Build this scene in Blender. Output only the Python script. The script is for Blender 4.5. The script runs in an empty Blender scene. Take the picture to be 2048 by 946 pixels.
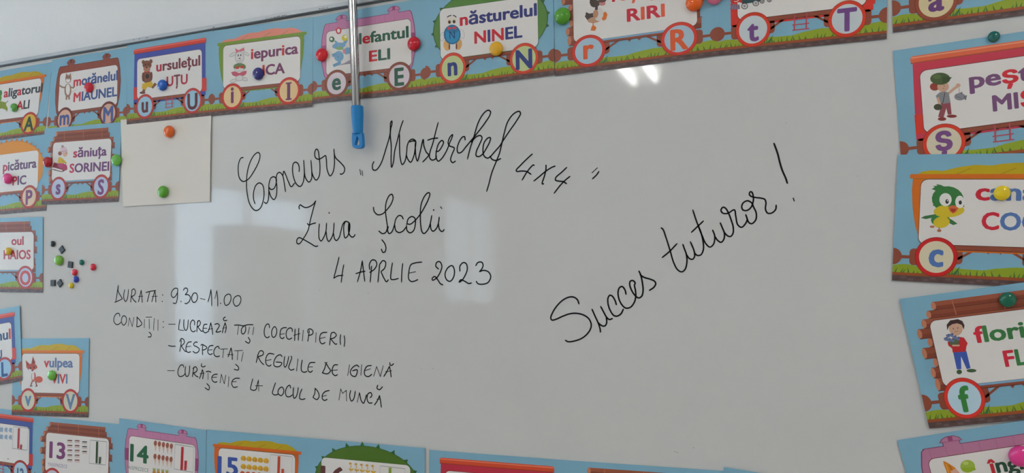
import bpy, math, random
from mathutils import Vector

# ---------------------------------------------------------------- camera
F_PX = 1470.0
TH = math.atan(F_PX / 3724.0)                 # the camera looks a little to the left of the board's normal
ZC = 1.45                                     # eye height above the floor
CAM = Vector((1.515 * math.sin(TH), -1.515 * math.cos(TH), ZC))
scene = bpy.context.scene
COL = scene.collection
cd = bpy.data.cameras.new('camera')
cam = bpy.data.objects.new('camera', cd)
COL.objects.link(cam)
cam.location = CAM
cam.rotation_euler = (math.pi / 2, 0, TH)
cd.sensor_width = 36.0
cd.sensor_fit = 'HORIZONTAL'
cd.lens = 36.0 * F_PX / 2048.0
cd.shift_y = (595.0 - 473.0) / 2048.0
cd.clip_start = 0.05
scene.camera = cam

# ---------------------------------------------------------------- world, light, exposure
world = bpy.data.worlds.new('world')
scene.world = world
world.use_nodes = True
world.node_tree.nodes['Background'].inputs['Color'].default_value = (0.75, 0.87, 1.0, 1)
world.node_tree.nodes['Background'].inputs['Strength'].default_value = 1.0
vs = scene.view_settings
vs.view_transform = 'Standard'
vs.look = 'None'
vs.gamma = 1
vs.use_curve_mapping = False
vs.exposure = 0.96


def area(name, loc, rot, sx, sy, power, col):
    l = bpy.data.lights.new(name, 'AREA')
    l.shape = 'RECTANGLE'
    l.size, l.size_y = sx, sy
    l.energy = power
    l.color = col
    o = bpy.data.objects.new(name, l)
    o.location = loc
    o.rotation_euler = rot
    COL.objects.link(o)
    return o


WX = -3.5
WINDOWS = [(-4.06, -2.46, 0.95, 2.32), (-8.3, -6.65, 1.35, 2.75), (-1.15, -0.25, 0.95, 2.32)]     # y0, y1, z0, z1 in the left wall; the last is added unseen for cool light
for (ya, yb, za, zb), pw in zip(WINDOWS, (9, 2, 9)):
    area('window_daylight', (WX - 0.12, (ya + yb) / 2, (za + zb) / 2), (0, -math.pi / 2, 0),
         zb - za, yb - ya, pw, (0.50, 0.77, 1.0))
TUBE_POWER = 17


# ---------------------------------------------------------------- helpers
def un(px, py, y=0.0):
    """a pixel of the photograph as a point of the plane at this y (the board's face is y = 0)"""
    r = (px - 1024.0) / F_PX
    u = (595.0 - py) / F_PX
    dx = -math.sin(TH) + r * math.cos(TH)
    dy = math.cos(TH) + r * math.sin(TH)
    t = (y - CAM.y) / dy
    return Vector((CAM.x + t * dx, y, ZC + t * u))


def lin(c):
    c = c / 255.0
    return c / 12.92 if c <= 0.04045 else ((c + 0.055) / 1.055) ** 2.4


MATS = {}
GAIN = 0.60        # photographed brightness of a perfectly white sheet


def mat(rgb, rough=0.45, metal=0.0, spec=0.5, raw=False, emit=0.0, bump=0.0, bscale=40, coat=0.0, mottle=0.0):
    key = (rgb, rough, metal, spec, raw, emit, bump, bscale, coat, mottle)
    if key in MATS:
        return MATS[key]
    g = 1.0 if raw else GAIN
    if spec == 0.35 and rgb != (192, 188, 185):
        g *= 1.32          # inks: part of what the photograph shows is gloss
    c = [min(0.93, lin(v) / g) for v in rgb]
    m = bpy.data.materials.new('paint_%d_%d_%d' % rgb)
    m.use_nodes = True
    nt = m.node_tree
    b = nt.nodes['Principled BSDF']
    b.inputs['Base Color'].default_value = (*c, 1)
    b.inputs['Roughness'].default_value = rough
    b.inputs['Metallic'].default_value = metal
    b.inputs['Specular IOR Level'].default_value = spec
    b.inputs['Coat Weight'].default_value = coat
    if emit:
        b.inputs['Emission Color'].default_value = (*c, 1)
        b.inputs['Emission Strength'].default_value = emit
    if bump or mottle:
        tc = nt.nodes.new('ShaderNodeTexCoord')
        nz = nt.nodes.new('ShaderNodeTexNoise')
        nz.inputs['Scale'].default_value = bscale
        nt.links.new(tc.outputs['Object'], nz.inputs['Vector'])
        if bump:
            bp = nt.nodes.new('ShaderNodeBump')
            bp.inputs['Strength'].default_value = bump
            bp.inputs['Distance'].default_value = 0.01
            nt.links.new(nz.outputs['Fac'], bp.inputs['Height'])
            nt.links.new(bp.outputs['Normal'], b.inputs['Normal'])
        if mottle:
            mx = nt.nodes.new('ShaderNodeMix')
            mx.data_type = 'RGBA'
            mx.inputs[6].default_value = (*[v * (1 - mottle) for v in c], 1)
            mx.inputs[7].default_value = (*[min(1, v * (1 + mottle)) for v in c], 1)
            nt.links.new(nz.outputs['Fac'], mx.inputs[0])
            nt.links.new(mx.outputs[2], b.inputs['Base Color'])
    MATS[key] = m
    return m


class MB:
    """collects shapes, then links them as ONE mesh object"""

    def __init__(self):
        self.v, self.f, self.mi, self.ms = [], [], [], []

    def slot(self, m):
        if m not in self.ms:
            self.ms.append(m)
        return self.ms.index(m)

    def add(self, pts, faces, m):
        s = self.slot(m)
        n = len(self.v)
        self.v += [tuple(p) for p in pts]
        for f in faces:
            self.f.append([n + i for i in f])
            self.mi.append(s)

    def box(self, x0, x1, y0, y1, z0, z1, m):
        p = [(x, y, z) for x in (x0, x1) for y in (y0, y1) for z in (z0, z1)]
        self.add(p, [(0, 1, 3, 2), (4, 6, 7, 5), (0, 4, 5, 1), (2, 3, 7, 6), (0, 2, 6, 4), (1, 5, 7, 3)], m)

    def build(self, name, parent=None, smooth=False, at=None):
        if not self.v:
            return None
        off = Vector(at) if at is not None else Vector((0, 0, 0))
        me = bpy.data.meshes.new(name)
        me.from_pydata([tuple(Vector(p) - off) for p in self.v], [], self.f)
        for m in self.ms:
            me.materials.append(m)
        me.polygons.foreach_set('material_index', self.mi)
        if smooth:
            me.polygons.foreach_set('use_smooth', [True] * len(self.f))
        me.validate()
        me.update()
        o = bpy.data.objects.new(name, me)
        COL.objects.link(o)
        if parent is not None:
            o.parent = parent
        elif at is not None:
            o.location = off
        return o


def empty(name, loc, label=None, cat=None, group=None):
    o = bpy.data.objects.new(name, None)
    o.empty_display_size = 0.05
    o.location = loc
    COL.objects.link(o)
    if label:
        tag(o, label, cat, group)
    return o


def tag(o, label, cat, group=None):
    o['label'] = label
    o['category'] = cat
    if group:
        o['group'] = group


def struct(o):
    o['kind'] = 'structure'
    return o


# ---------------------------------------------------------------- the room
WALL = mat((204, 206, 207), rough=0.9, bump=0.15, bscale=60)
b = MB(); b.box(-3.7, 3.7, 0.035, 0.25, 0, 3.2, WALL); struct(b.build('wall_front'))
b = MB(); b.box(3.5, 3.7, -9.2, 0.035, 0, 3.2, WALL); struct(b.build('wall_right'))
b = MB(); b.box(-3.7, 3.7, -9.2, -9.0, 0, 3.2, WALL); struct(b.build('wall_back'))
b = MB()
ys = [-9.0] + sorted(v for w in WINDOWS for v in w[:2]) + [0.035]
for i in range(0, len(ys) - 1, 2):
    b.box(WX - 0.2, WX, ys[i], ys[i + 1], 0, 3.2, WALL)
for (ya, yb, za, zb) in WINDOWS:
    b.box(WX - 0.2, WX, ya, yb, 0, za, WALL)
    b.box(WX - 0.2, WX, ya, yb, zb, 3.2, WALL)
struct(b.build('wall_left'))
b = MB(); b.box(-3.7, 3.7, -9.2, 0.25, 3.2, 3.3, mat((225, 225, 222), rough=0.95)); struct(b.build('ceiling'))
b = MB(); b.box(-3.7, 3.7, -9.2, 0.25, -0.1, 0, mat((150, 138, 124), rough=0.5, bump=0.05, bscale=12)); struct(b.build('floor'))
FR = mat((230, 230, 228), rough=0.35)
for n, (ya, yb, za, zb) in enumerate(WINDOWS):  # the third frame belongs to the added window
    w = MB()
    t = 0.05
    ym = (ya + yb) / 2
    w.box(WX - 0.08, WX - 0.02, ya, ya + t, za, zb, FR)
    w.box(WX - 0.08, WX - 0.02, yb - t, yb, za, zb, FR)
    w.box(WX - 0.08, WX - 0.02, ym - t / 2, ym + t / 2, za + t, zb - t, FR)
    w.box(WX - 0.08, WX - 0.02, ya + t, yb - t, za, za + t, FR)
    w.box(WX - 0.08, WX - 0.02, ya + t, yb - t, zb - t, zb, FR)
    struct(w.build('window_%d' % (n + 1)))

# a made-up cabinet, added in place of a dark silhouette; it hides part of the window in the board's reflection
cab = empty('stand_in_cabinet', (-3.3, -3.12, 0), 'tall grey stand-in cabinet, added unseen to block part of the window reflection', 'cabinet')
CAB = mat((150, 146, 142), rough=0.6)
b = MB(); b.box(-3.49, -3.12, -3.42, -2.82, 0.06, 1.98, CAB); b.build('cabinet_body', cab, at=(-3.3, -3.12, 0))
b = MB(); b.box(-3.46, -3.16, -3.39, -2.85, 0.0, 0.06, mat((60, 60, 60))); b.build('plinth', cab, at=(-3.3, -3.12, 0))
for (ya, yb, hy) in ((-3.415, -3.125, -3.16), (-3.115, -2.825, -3.08)):
    b = MB(); b.box(-3.12, -3.10, ya, yb, 0.08, 1.96, mat((158, 154, 150), rough=0.55)); dr = b.build('cabinet_door', cab, at=(-3.3, -3.12, 0))
    b = MB(); b.box(-3.10, -3.08, hy - .008, hy + .008, 0.95, 1.1, mat((170, 170, 170), rough=.3)); b.build('door_handle', dr, at=(-3.3, -3.12, 0))

# twin tube ceiling lamps, the first seen in the board, two unseen ones added for light
TUBE = mat((255, 250, 243), raw=True, emit=TUBE_POWER)
for i, (lx, ly) in enumerate([(-0.58, -3.65), (-2.4, -3.0), (1.9, -2.1)]):
    root = empty('ceiling_lamp', (lx, ly, 3.2),
                 'white twin tube ceiling lamp %s' % ['behind the viewer, left of the middle',
                 'added unseen near the windows for light from the left', 'added unseen on the right to light the board'][i], 'lamp', 'twin tube ceiling lamps')
    h = MB(); h.box(lx - 0.17, lx + 0.17, ly - 0.64, ly + 0.64, 3.15, 3.2, FR); h.build('lamp_housing', root, at=(lx, ly, 3.2))
    for s in (-0.085, 0.085):
        tb = MB()
        pts = []
        for k in range(10):
            a = 2 * math.pi * k / 10
            for yy in (ly - 0.6, ly + 0.6):
                pts.append((lx + s + 0.02 * math.cos(a), yy, 3.125 + 0.02 * math.sin(a)))
        fs = [(2 * k, 2 * k + 1, (2 * k + 3) % 20, (2 * k + 2) % 20) for k in range(10)]
        tb.add(pts, fs, TUBE)
        tb.build('lamp_tube', root, at=(lx, ly, 3.2))

# ---------------------------------------------------------------- the whiteboard
ZT = ZC + 0.6655
ZB = ZC - 0.57
XL, XR = -2.15, 1.95
BOARD = mat((174, 174, 173), rough=0.05, spec=0.5, bump=0.012, bscale=7)
board = empty('whiteboard', (0, 0, ZB), 'large glossy white magnetic board with black handwriting, framed in aluminium', 'whiteboard')
b = MB(); b.box(XL, XR, 0.0, 0.03, ZB, ZT - 0.004, BOARD); b.build('writing_surface', board, at=(0, 0, ZB))
ALU = mat((158, 163, 168), rough=0.35, metal=0.0, spec=0.6)
RAILD = 0.009
b = MB(); b.box(XL - 0.01, XR + 0.01, -RAILD, 0.033, ZT - 0.0085, ZT, ALU)
b.box(XL - 0.01, XR + 0.01, -0.004, 0.0, ZT - 0.0115, ZT - 0.0085, mat((70, 74, 78), rough=0.6))  # dark strip paints the shadow line under the rail
rail = b.build('frame_rail', board, at=(0, 0, ZB))
b = MB(); b.box(XL - 0.01, XR + 0.01, -0.012, 0.033, ZB - 0.012, ZB, ALU); b.build('frame_rail', board, at=(0, 0, ZB))
b = MB(); b.box(XL - 0.012, XL, -0.012, 0.033, ZB - 0.012, ZT, ALU); b.build('frame_stile', board, at=(0, 0, ZB))
b = MB(); b.box(XR, XR + 0.012, -0.012, 0.033, ZB - 0.012, ZT, ALU); b.build('frame_stile', board, at=(0, 0, ZB))
SCUFF = mat((52, 52, 54), rough=0.7)
b = MB()
random.seed(3)
for (xa, ya, xb, yb, n) in [(530, 37.0, 576, 29.0, 9), (636, 18.0, 655, 14.5, 5), (262, 80, 300, 73.5, 3), (424, 55, 426, 66, 2)]:
    for k in range(n):
        t0 = k / n
        px = xa + (xb - xa) * (t0 + random.uniform(0, .5 / n))
        py = ya + (yb - ya) * t0
        l, h = random.uniform(2, 6), random.uniform(0.5, 1.3)
        q = [un(px, py, -RAILD - 0.0002), un(px + l * .5, py - h, -RAILD - 0.0002), un(px + l, py - 1, -RAILD - 0.0002), un(px + l * .5, py + h * .6, -RAILD - 0.0002)]
        b.add(q, [(0, 1, 2, 3)], SCUFF)
b.build('scuff_mark', board, at=(0, 0, ZB))

# ---------------------------------------------------------------- handwriting (marker ink, traced word by word)
INK = mat((14, 13, 15), rough=0.5, spec=0.15)
FAINT = mat((120, 120, 120), rough=0.5, spec=0.3)


def smooth(P, n=6):
    if len(P) < 3:
        return [Vector(p) for p in P]
    Q = [2 * Vector(P[0]) - Vector(P[1])] + [Vector(p) for p in P] + [2 * Vector(P[-1]) - Vector(P[-2])]
    if (Vector(P[0]) - Vector(P[-1])).length < 1e-6:
        Q[0] = Vector(P[-2]); Q[-1] = Vector(P[1])
    out = []
    for i in range(1, len(Q) - 2):
        a, b_, c, d = Q[i - 1], Q[i], Q[i + 1], Q[i + 2]
        # centripetal parametrisation keeps tight bends from overshooting
        t1 = max(1e-6, (b_ - a).length ** .5); t2 = t1 + max(1e-6, (c - b_).length ** .5); t3 = t2 + max(1e-6, (d - c).length ** .5)
        for k in range(n):
            t = t1 + (t2 - t1) * k / n
            A1 = a * ((t1 - t) / t1) + b_ * (t / t1)
            A2 = b_ * ((t2 - t) / (t2 - t1)) + c * ((t - t1) / (t2 - t1))
            A3 = c * ((t3 - t) / (t3 - t2)) + d * ((t - t2) / (t3 - t2))
            B1 = A1 * ((t2 - t) / t2) + A2 * (t / t2)
            B2 = A2 * ((t3 - t) / (t3 - t1)) + A3 * ((t - t1) / (t3 - t1))
            out.append(B1 * ((t2 - t) / (t2 - t1)) + B2 * ((t - t1) / (t2 - t1)))
    out.append(Vector(P[-1]))
    return out


def ribbon(mb, P, w, m, y, taper=True):
    """P: points (x, z) on the board plane"""
    n = len(P)
    L, R = [], []
    for i, p in enumerate(P):
        d = (P[min(i + 1, n - 1)] - P[max(i - 1, 0)])
        if d.length < 1e-9:
            d = Vector((1, 0))
        d.normalize()
        nn = Vector((-d.y, d.x))
        e = min(i, n - 1 - i)
        k = w / 2 * (0.62 if (taper and e == 0) else 1.0)
        q = p
        if i == 0: q = p - d * w * .3
        if i == n - 1: q = p + d * w * .3
        L.append(q + nn * k); R.append(q - nn * k)
    pts = [(v.x, y, v.y) for v in L] + [(v.x, y, v.y) for v in R]
    mb.add(pts, [(i, i + 1, n + i + 1, n + i) for i in range(n - 1)], m)


def word(x0, y0, s, strokes, w=0.003, m=INK, name='handwritten_word', label=None):
    mb = MB()
    for st in strokes:
        P = []
        for (a, c) in st:
            v = un(x0 + a / s, y0 + c / s)
            P.append((v.x, v.z))
        if len(P) == 1:
            v = Vector(P[0]); r = w * 0.62
            pts = [(v.x + r * math.cos(k * math.pi / 5), -0.0003, v.y + r * math.sin(k * math.pi / 5)) for k in range(10)]
            mb.add(pts, [tuple(range(10))], m)
        else:
            ribbon(mb, smooth(P), w, m, -0.0003)
    o = mb.build(name, board, at=(0, 0, ZB))
    if label:
        o['label'] = label
    return o


A = (460, 280, 5.914)
word(*A, [
 [(158,208),(130,215),(103,280),(98,370),(115,455),(155,490),(215,465),(290,360),(345,245),(355,175),(335,148),(290,175),(240,260),(208,370),(196,500),(205,640),(240,770),(305,835),(360,805),(395,710),(403,610),(385,530),(345,508),(305,540),(280,620),(280,700),(297,755)],
 [(405,735),(430,750),(450,720),(460,620),(462,520),(485,450),(520,435),(548,460),(545,520),(520,575),(485,585),(462,560)],
 [(458,590),(485,670),(520,705),(545,670),(555,560),(546,455),(560,400),(585,383),(610,400),(630,440),(645,530),(658,612)],
 [(625,430),(637,370),(655,400),(690,490),(725,553),(765,510)],
 [(818,375),(820,330),(805,280),(775,262),(750,280),(740,340),(750,430),(785,520),(830,550),(862,510),(880,410),(878,330),(872,240)],
 [(878,370),(895,450),(935,498),(965,460),(968,380),(958,240)],
 [(966,370),(985,430),(1020,475),(1055,430),(1065,330),(1055,200),(1040,120),(1022,108),(1003,150),(1010,205),(1045,228),(1090,210),(1130,185),(1140,230),(1150,350),(1185,425),(1215,390),(1235,300),(1235,180),(1230,108)],
 [(1232,160),(1250,210),(1310,270),(1355,330),(1350,380),(1320,405),(1303,400)]])
word(*A, [[(1537,350),(1548,412)],[(1562,365),(1570,420)]], name='handwritten_mark', w=.0032)
word(720, 220, 5.91, [
 [(165,610),(148,650),(155,705),(190,710),(245,640),(310,450),(355,290),(360,200),(363,150),(377,130),(378,170),(365,220),(358,290),(370,430),(368,600),(375,678),(395,620),(410,490),(440,370),(470,250),(490,180),(511,125)],
 [(468,290),(468,420),(475,560),(500,645),(530,610),(550,520),(560,420),(585,365),(620,345),(658,368),(655,440),(635,550),(600,618),(565,580),(548,530)],
 [(590,378),(625,365),(658,372)],
 [(655,390),(655,480),(665,570),(680,603),(695,560),(720,460),(748,348),(755,420),(785,500),(812,530),(790,565),(742,615)],
 [(925,148),(895,260),(860,400),(830,490),(822,560),(850,592),(890,580),(905,545)],
 [(800,357),(860,338),(922,332)],
 [(898,490),(930,485),(970,430),(988,380),(968,360),(930,400),(905,480),(900,560),(925,605),(970,570),(1030,470),(1060,390),(1090,320),(1095,292),(1065,320),(1042,390),(1060,425),(1115,450),(1090,520),(1072,590),(1095,622),(1130,605)],
 [(1244,356),(1236,316),(1211,321),(1171,381),(1149,461),(1161,506),(1196,501),(1256,431),(1331,341),(1396,261),(1486,141),(1536,61),(1543,21),(1516,3),(1466,36),(1406,131),(1371,231),(1341,341),(1306,441),(1271,581)],
 [(1316,381),(1376,316),(1426,303),(1443,331),(1416,401),(1376,491),(1374,541),(1406,551),(1451,521),(1496,451),(1536,371),(1541,329),(1516,329),(1471,381),(1454,461),(1466,541),(1506,569),(1536,556),(1586,501),(1656,421),(1686,371),(1766,251),(1856,121),(1898,41),(1881,16),(1816,46),(1746,141),(1706,271),(1676,401),(1646,521),(1606,621),(1556,751),(1524,875),(1498,962)],
 [(1536,546),(1566,586),(1616,596),(1664,574)]])
D_ = (1020, 300, 9.46)
word(*D_, [[(425,75),(330,160),(200,290),(118,385),(130,405),(230,398),(320,410),(400,462)],[(460,290),(440,285),(390,330),(320,420),(230,570)],
 [(855,305),(800,325),(680,400),(560,500),(452,588)],[(683,285),(680,370),(650,500),(610,640),(638,640)],
 [(1075,330),(980,420),(870,520),(862,570),(930,590),(1010,600),(1070,638)],[(1135,500),(1060,560),(960,660),(835,820)]])
word(*D_, [[(1652,340),(1555,430)],[(1683,408),(1640,470),(1560,548)]], name='handwritten_mark')
word(580, 370, 6.756, [
 [(128,325),(122,295),(140,268),(165,285),(210,305),(270,290),(320,255),(348,215)],
 [(348,215),(325,290),(275,480),(245,610),(185,720),(125,795),(95,785),(93,745),(120,712),(180,735),(270,785),(350,830),(378,822)],
 [(235,520),(255,540),(300,525),(348,513)],
 [(398,525),(390,620),(395,720),(420,757),(455,710),(485,630),(495,515)],
 [(488,620),(500,720),(525,762),(560,720),(585,650),(597,512)],
 [(588,650),(605,730),(630,750),(665,710),(690,620),(715,530),(750,492),(802,515),(810,570),(800,640)],
 [(750,495),(730,540),(728,640),(745,715),(780,690),(800,620),(808,520)],
 [(795,512),(790,600),(800,660),(830,700),(860,700),(880,670)],[(530,377)]])
word(730, 370, 6.306, [
 [(107,280),(115,330),(160,375),(220,365),(265,325),(330,240),(355,160),(340,118),(310,130),(270,210),(258,320),(270,430),(283,540),(260,600),(220,613),(175,580)],
 [(295,525),(285,570),(305,613),(340,590),(370,510),(390,430),(430,385),(465,395),(483,430)],
 [(374,500),(390,575),(430,600),(480,580),(520,530)],
 [(527,500),(545,430),(590,398),(630,420),(635,500),(610,580),(565,603),(530,570),(524,510)],
 [(532,490),(570,495),(620,460),(690,380),(740,300),(800,180),(818,110),(800,97),(760,130),(710,240),(698,380),(705,520),(720,590),(745,612),(790,570),(820,500),(843,385)],
 [(824,480),(835,560),(860,583),(900,550),(925,490),(937,405)],[(925,480),(940,560),(975,588),(1000,562)],
 [(867,316)],[(952,275),(970,297)],
 [(213,690),(250,740),(265,800),(250,845),(225,848),(207,808)]])
G_ = (650, 510, 5.851)
word(*G_, [[(165,25),(140,130),(103,272)],[(103,272),(150,245),(212,238)],[(220,115),(205,200),(190,322)]], w=.0029)
word(*G_, [[(437,68),(415,190),(380,315)],[(437,68),(450,180),(466,308)],[(362,218),(420,200),(470,190)],
 [(545,130),(538,220),(530,318)],[(523,170),(520,110),(550,60),(590,65),(607,110),(580,165),(523,205)],
 [(640,105),(632,200),(620,318)],[(640,110),(680,65),(710,85),(700,150),(655,195)],[(655,195),(690,270),(720,313),(742,290)],
 [(790,92),(775,190),(772,280),(800,288),(860,275)],[(910,100),(900,200),(896,320)],
 [(1135,83),(1060,92),(1005,115),(982,200),(980,280),(1010,310),(1050,305),(1087,288)],[(985,212),(1060,196)]], w=.0029)
word(*G_, [[(1330,165),(1297,130),(1310,85),(1345,80),(1368,130),(1350,200),(1305,270),(1260,295),(1255,275),(1285,252),(1320,290),(1350,335),(1380,350)],
 [(1475,125),(1430,160),(1405,230),(1425,290),(1465,308),(1505,260),(1515,180),(1495,130),(1475,125)],
 [(1580,190),(1580,130),(1620,88),(1655,105),(1665,170),(1640,240),(1600,300),(1570,318),(1590,290),(1640,310),(1680,333),(1715,328)],
 [(1765,125),(1790,88),(1835,85),(1850,120),(1835,165),(1808,195)],[(1808,195),(1860,180),(1915,200),(1940,255),(1910,320),(1850,342),(1790,335),(1770,308)]], w=.0029)
H_ = (220, 560, 7.279)
WS = .00265
word(*H_, [[(122,75),(105,190),(85,320)],[(122,80),(120,160),(150,220),(183,272)],[(183,272),(130,300),(70,325)],
 [(215,140),(200,230),(210,290),(230,312),(255,270),(270,135)],
 [(322,150),(310,240),(302,325)],[(315,150),(350,130),(372,170),(355,220),(315,240)],[(315,240),(345,290),(382,325)],
 [(455,148),(435,240),(415,320)],[(455,148),(465,240),(470,328)],[(415,240),(480,235)],
 [(522,182),(590,165),(668,152)],[(580,170),(560,250),(545,318)],
 [(655,155),(630,240),(610,318)],[(655,155),(665,240),(670,325)],[(612,240),(690,236)],[(767,218)],[(762,312)]], w=WS)
word(*H_, [[(985,175),(985,130),(950,120),(905,160),(893,220),(920,255),(955,235),(985,180)],[(985,150),(980,270),(960,338),(918,335)],[(1035,313)],
 [(1068,150),(1090,120),(1125,125),(1130,165),(1095,215)],[(1095,215),(1140,215),(1170,250),(1155,310),(1110,345),(1090,338)],
 [(1230,188),(1200,220),(1190,280),(1215,325),(1250,315),(1275,260),(1262,200),(1230,188)],
 [(1315,268),(1385,285)],[(1427,320),(1455,220),(1470,140)],[(1470,140),(1480,250),(1482,378)],[(1527,270),(1555,155)],[(1555,155),(1568,270),(1570,382)],[(1610,340)],
 [(1725,205),(1675,240),(1662,310),(1685,368),(1730,350),(1762,280),(1755,220),(1725,205)],
 [(1860,228),(1810,260),(1795,320),(1830,380),(1880,360),(1908,290),(1895,240),(1860,228)]], w=WS)
word(*H_, [[(145,530),(135,490),(100,488),(62,540),(60,610),(95,648),(135,640),(160,615)],
 [(205,520),(175,550),(170,620),(200,658),(235,620),(238,550),(205,520)],
 [(265,668),(285,550)],[(285,550),(325,678)],[(325,678),(350,545)],
 [(395,535),(395,610),(390,680)],[(395,540),(440,590),(465,640),(430,672),(390,682)],[(503,575),(500,695)],
 [(525,542),(610,540)],[(570,570),(575,710)],[(645,560),(635,730)],[(700,580),(700,735)],
 [(570,758),(600,790),(595,825),(555,828)],[(777,608)],[(777,688)]], w=WS)
I_ = (330, 620, 9.46)
word(*I_, [[(70,268),(195,268)],[(285,175),(265,290),(262,375)],[(262,375),(355,388)],
 [(360,180),(355,290),(375,370),(400,385),(425,350),(442,185)],
 [(560,285),(560,220),(530,190),(490,230),(478,310),(500,390),(540,412),(580,390)],
 [(620,205),(610,310),(605,410)],[(610,240),(645,198),(672,240),(655,290),(620,315)],[(620,315),(660,370),(700,405),(720,390)],
 [(800,270),(745,275),(725,330),(725,400),(765,432),(810,410)],[(725,345),(795,345)],
 [(868,240),(845,330),(820,412)],[(868,240),(890,350),(905,465)],[(820,368),(905,350)],
 [(942,272),(1000,260),(1030,290),(990,370),(965,415)],[(965,415),(1010,418),(1060,400)],
 [(1140,240),(1110,330),(1085,432)],[(1140,240),(1160,330),(1140,432)],[(1095,345),(1160,335)],
 [(1145,130),(1105,165),(1120,200),(1178,195)]], w=WS)
word(*I_, [[(1312,288),(1400,285),(1480,300),(1560,280),(1670,278)],[(1395,300),(1370,465)],
 [(1495,300),(1450,360),(1450,430),(1475,455),(1515,420),(1528,340),(1510,290)],
 [(1600,325),(1572,455)],[(1680,325),(1662,465)],[(1575,515),(1610,580),(1590,625),(1560,620),(1520,590)]], w=WS)
word(510, 630, 9.46, [[(275,245),(265,180),(235,170),(195,220),(175,310),(190,400),(235,430),(275,405)],
 [(375,220),(330,270),(315,350),(335,415),(370,418),(405,360),(410,270),(375,220)],
 [(600,240),(530,245),(490,280),(475,360),(480,420),(520,447),(555,420)],[(478,365),(555,355)],
 [(710,315),(700,260),(660,245),(605,290),(590,370),(610,440),(650,458),(700,435)],
 [(760,265),(755,370),(750,485)],[(830,250),(825,360),(820,480)],[(735,385),(855,350)],[(915,290),(897,490)],
 [(1030,290),(1015,400),(1000,500)],[(1000,340),(1005,280),(1045,262),(1095,300),(1095,350),(1050,380),(1010,385)],
 [(1158,335),(1147,515)],[(1365,328),(1280,335),(1240,370),(1225,450),(1240,520),(1280,545),(1330,520)],[(1230,445),(1330,420)],
 [(1440,350),(1425,460),(1412,570)],[(1430,400),(1450,340),(1500,330),(1540,380),(1500,430),(1435,450)],[(1435,450),(1480,510),(1525,552),(1552,545)],
 [(1622,370),(1612,470),(1620,560)],[(1688,390),(1700,480),(1688,598)]], w=WS)
word(*I_, [[(65,670),(130,686),(200,685)],[(310,570),(300,680),(280,785)],[(280,600),(310,540),(355,560),(365,620),(310,680)],[(310,680),(350,740),(390,785),(405,780)],
 [(505,600),(440,615),(405,680),(400,760),(430,800),(490,790)],[(400,700),(490,685)],
 [(615,615),(590,605),(545,640),(550,670),(610,700),(650,740),(630,790),(575,812),(530,780)],
 [(715,660),(710,750),(712,850)],[(680,670),(700,652),(760,680),(795,710),(760,745),(710,760)],
 [(915,670),(850,680),(815,740),(815,810),(855,842),(900,825)],[(815,760),(895,750)],
 [(1030,735),(1010,690),(960,710),(925,790),(940,860),(985,882),(1035,870)],
 [(1055,740),(1185,735)],[(1110,745),(1095,900)],
 [(1252,715),(1225,800),(1195,890)],[(1252,715),(1270,820),(1275,940)],[(1180,842),(1290,845)],
 [(1320,770),(1470,765)],[(1380,775),(1368,943)],[(1482,800),(1446,972)],
 [(1335,1025),(1392,1085),(1387,1133),(1308,1121)]], w=WS)
word(330, 670, 7.885, [[(40,562),(150,562)],[(295,510),(290,480),(255,472),(215,530),(205,610),(235,655),(290,640),(320,610)],
 [(325,495),(318,580),(335,650),(365,645),(385,580),(390,485)],
 [(455,510),(445,580),(432,660)],[(440,530),(480,500),(510,540),(490,580),(450,600)],[(450,600),(490,645),(525,662)],
 [(590,545),(570,620),(545,690)],[(590,545),(605,600),(595,695)],[(550,610),(620,600)],
 [(580,450),(575,490),(605,502),(640,488)],[(648,578),(690,572),(728,588)],[(680,600),(680,700)],
 [(830,618),(775,625),(740,665),(750,720),(790,745),(822,735)],[(740,668),(815,665)],
 [(870,755),(890,620)],[(890,620),(935,770)],[(935,770),(960,635)],[(1010,660),(995,815)],
 [(1180,683),(1110,685),(1065,720),(1055,780),(1085,825),(1145,815)],[(1055,735),(1125,735)],
 [(660,765),(700,815),(690,865),(630,830)]], w=WS)
word(330, 670, 7.885, [[(1385,690),(1360,790),(1350,850),(1390,872),(1435,860),(1455,790),(1475,710)],[(1475,710),(1480,880)],[(1425,800),(1540,800)]], w=WS)
K_ = (500, 690, 6.827)
word(*K_, [[(110,130),(98,190),(85,240)],[(105,140),(140,80),(180,90),(180,130),(110,160)],[(110,160),(150,230),(190,270)],
 [(330,125),(260,118),(225,160),(215,230),(235,275),(265,288),(290,270)],[(220,212),(290,200)],
 [(440,160),(420,135),(370,150),(330,220),(330,280),(375,298),(420,280),(435,245),(355,232)],
 [(475,155),(465,230),(470,295),(485,300),(510,250),(530,155)],
 [(560,150),(570,170),(545,250),(530,310),(560,342),(605,328)],[(655,190),(637,355)],
 [(715,205),(700,290),(705,350),(735,372),(780,360)],
 [(890,238),(820,245),(795,300),(795,350),(825,372),(855,350)],[(795,300),(855,298)]], w=WS)
word(*K_, [[(1020,240),(1055,238)],[(1040,245),(1020,320),(990,380)],[(1040,250),(1075,310),(1100,350),(1060,392),(985,380)],
 [(1200,270),(1150,275),(1125,330),(1130,390),(1165,418),(1195,405)],[(1105,350),(1195,340)]], w=WS)
word(*K_, [[(1360,270),(1335,415)],[(1490,300),(1460,275),(1400,310),(1370,370),(1390,415),(1440,428),(1465,340),(1400,352)],
 [(1525,270),(1515,410)],[(1660,280),(1600,290),(1565,350),(1570,410),(1615,432),(1665,400)],[(1570,350),(1645,325)],
 [(1690,425),(1730,295)],[(1730,295),(1780,430)],[(1780,430),(1820,285)],
 [(1905,290),(1865,370),(1828,430)],[(1905,290),(1920,370),(1928,438)],[(1850,365),(1935,352)],[(1910,240),(1915,275),(1940,275),(1962,255)]], w=WS)
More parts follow.
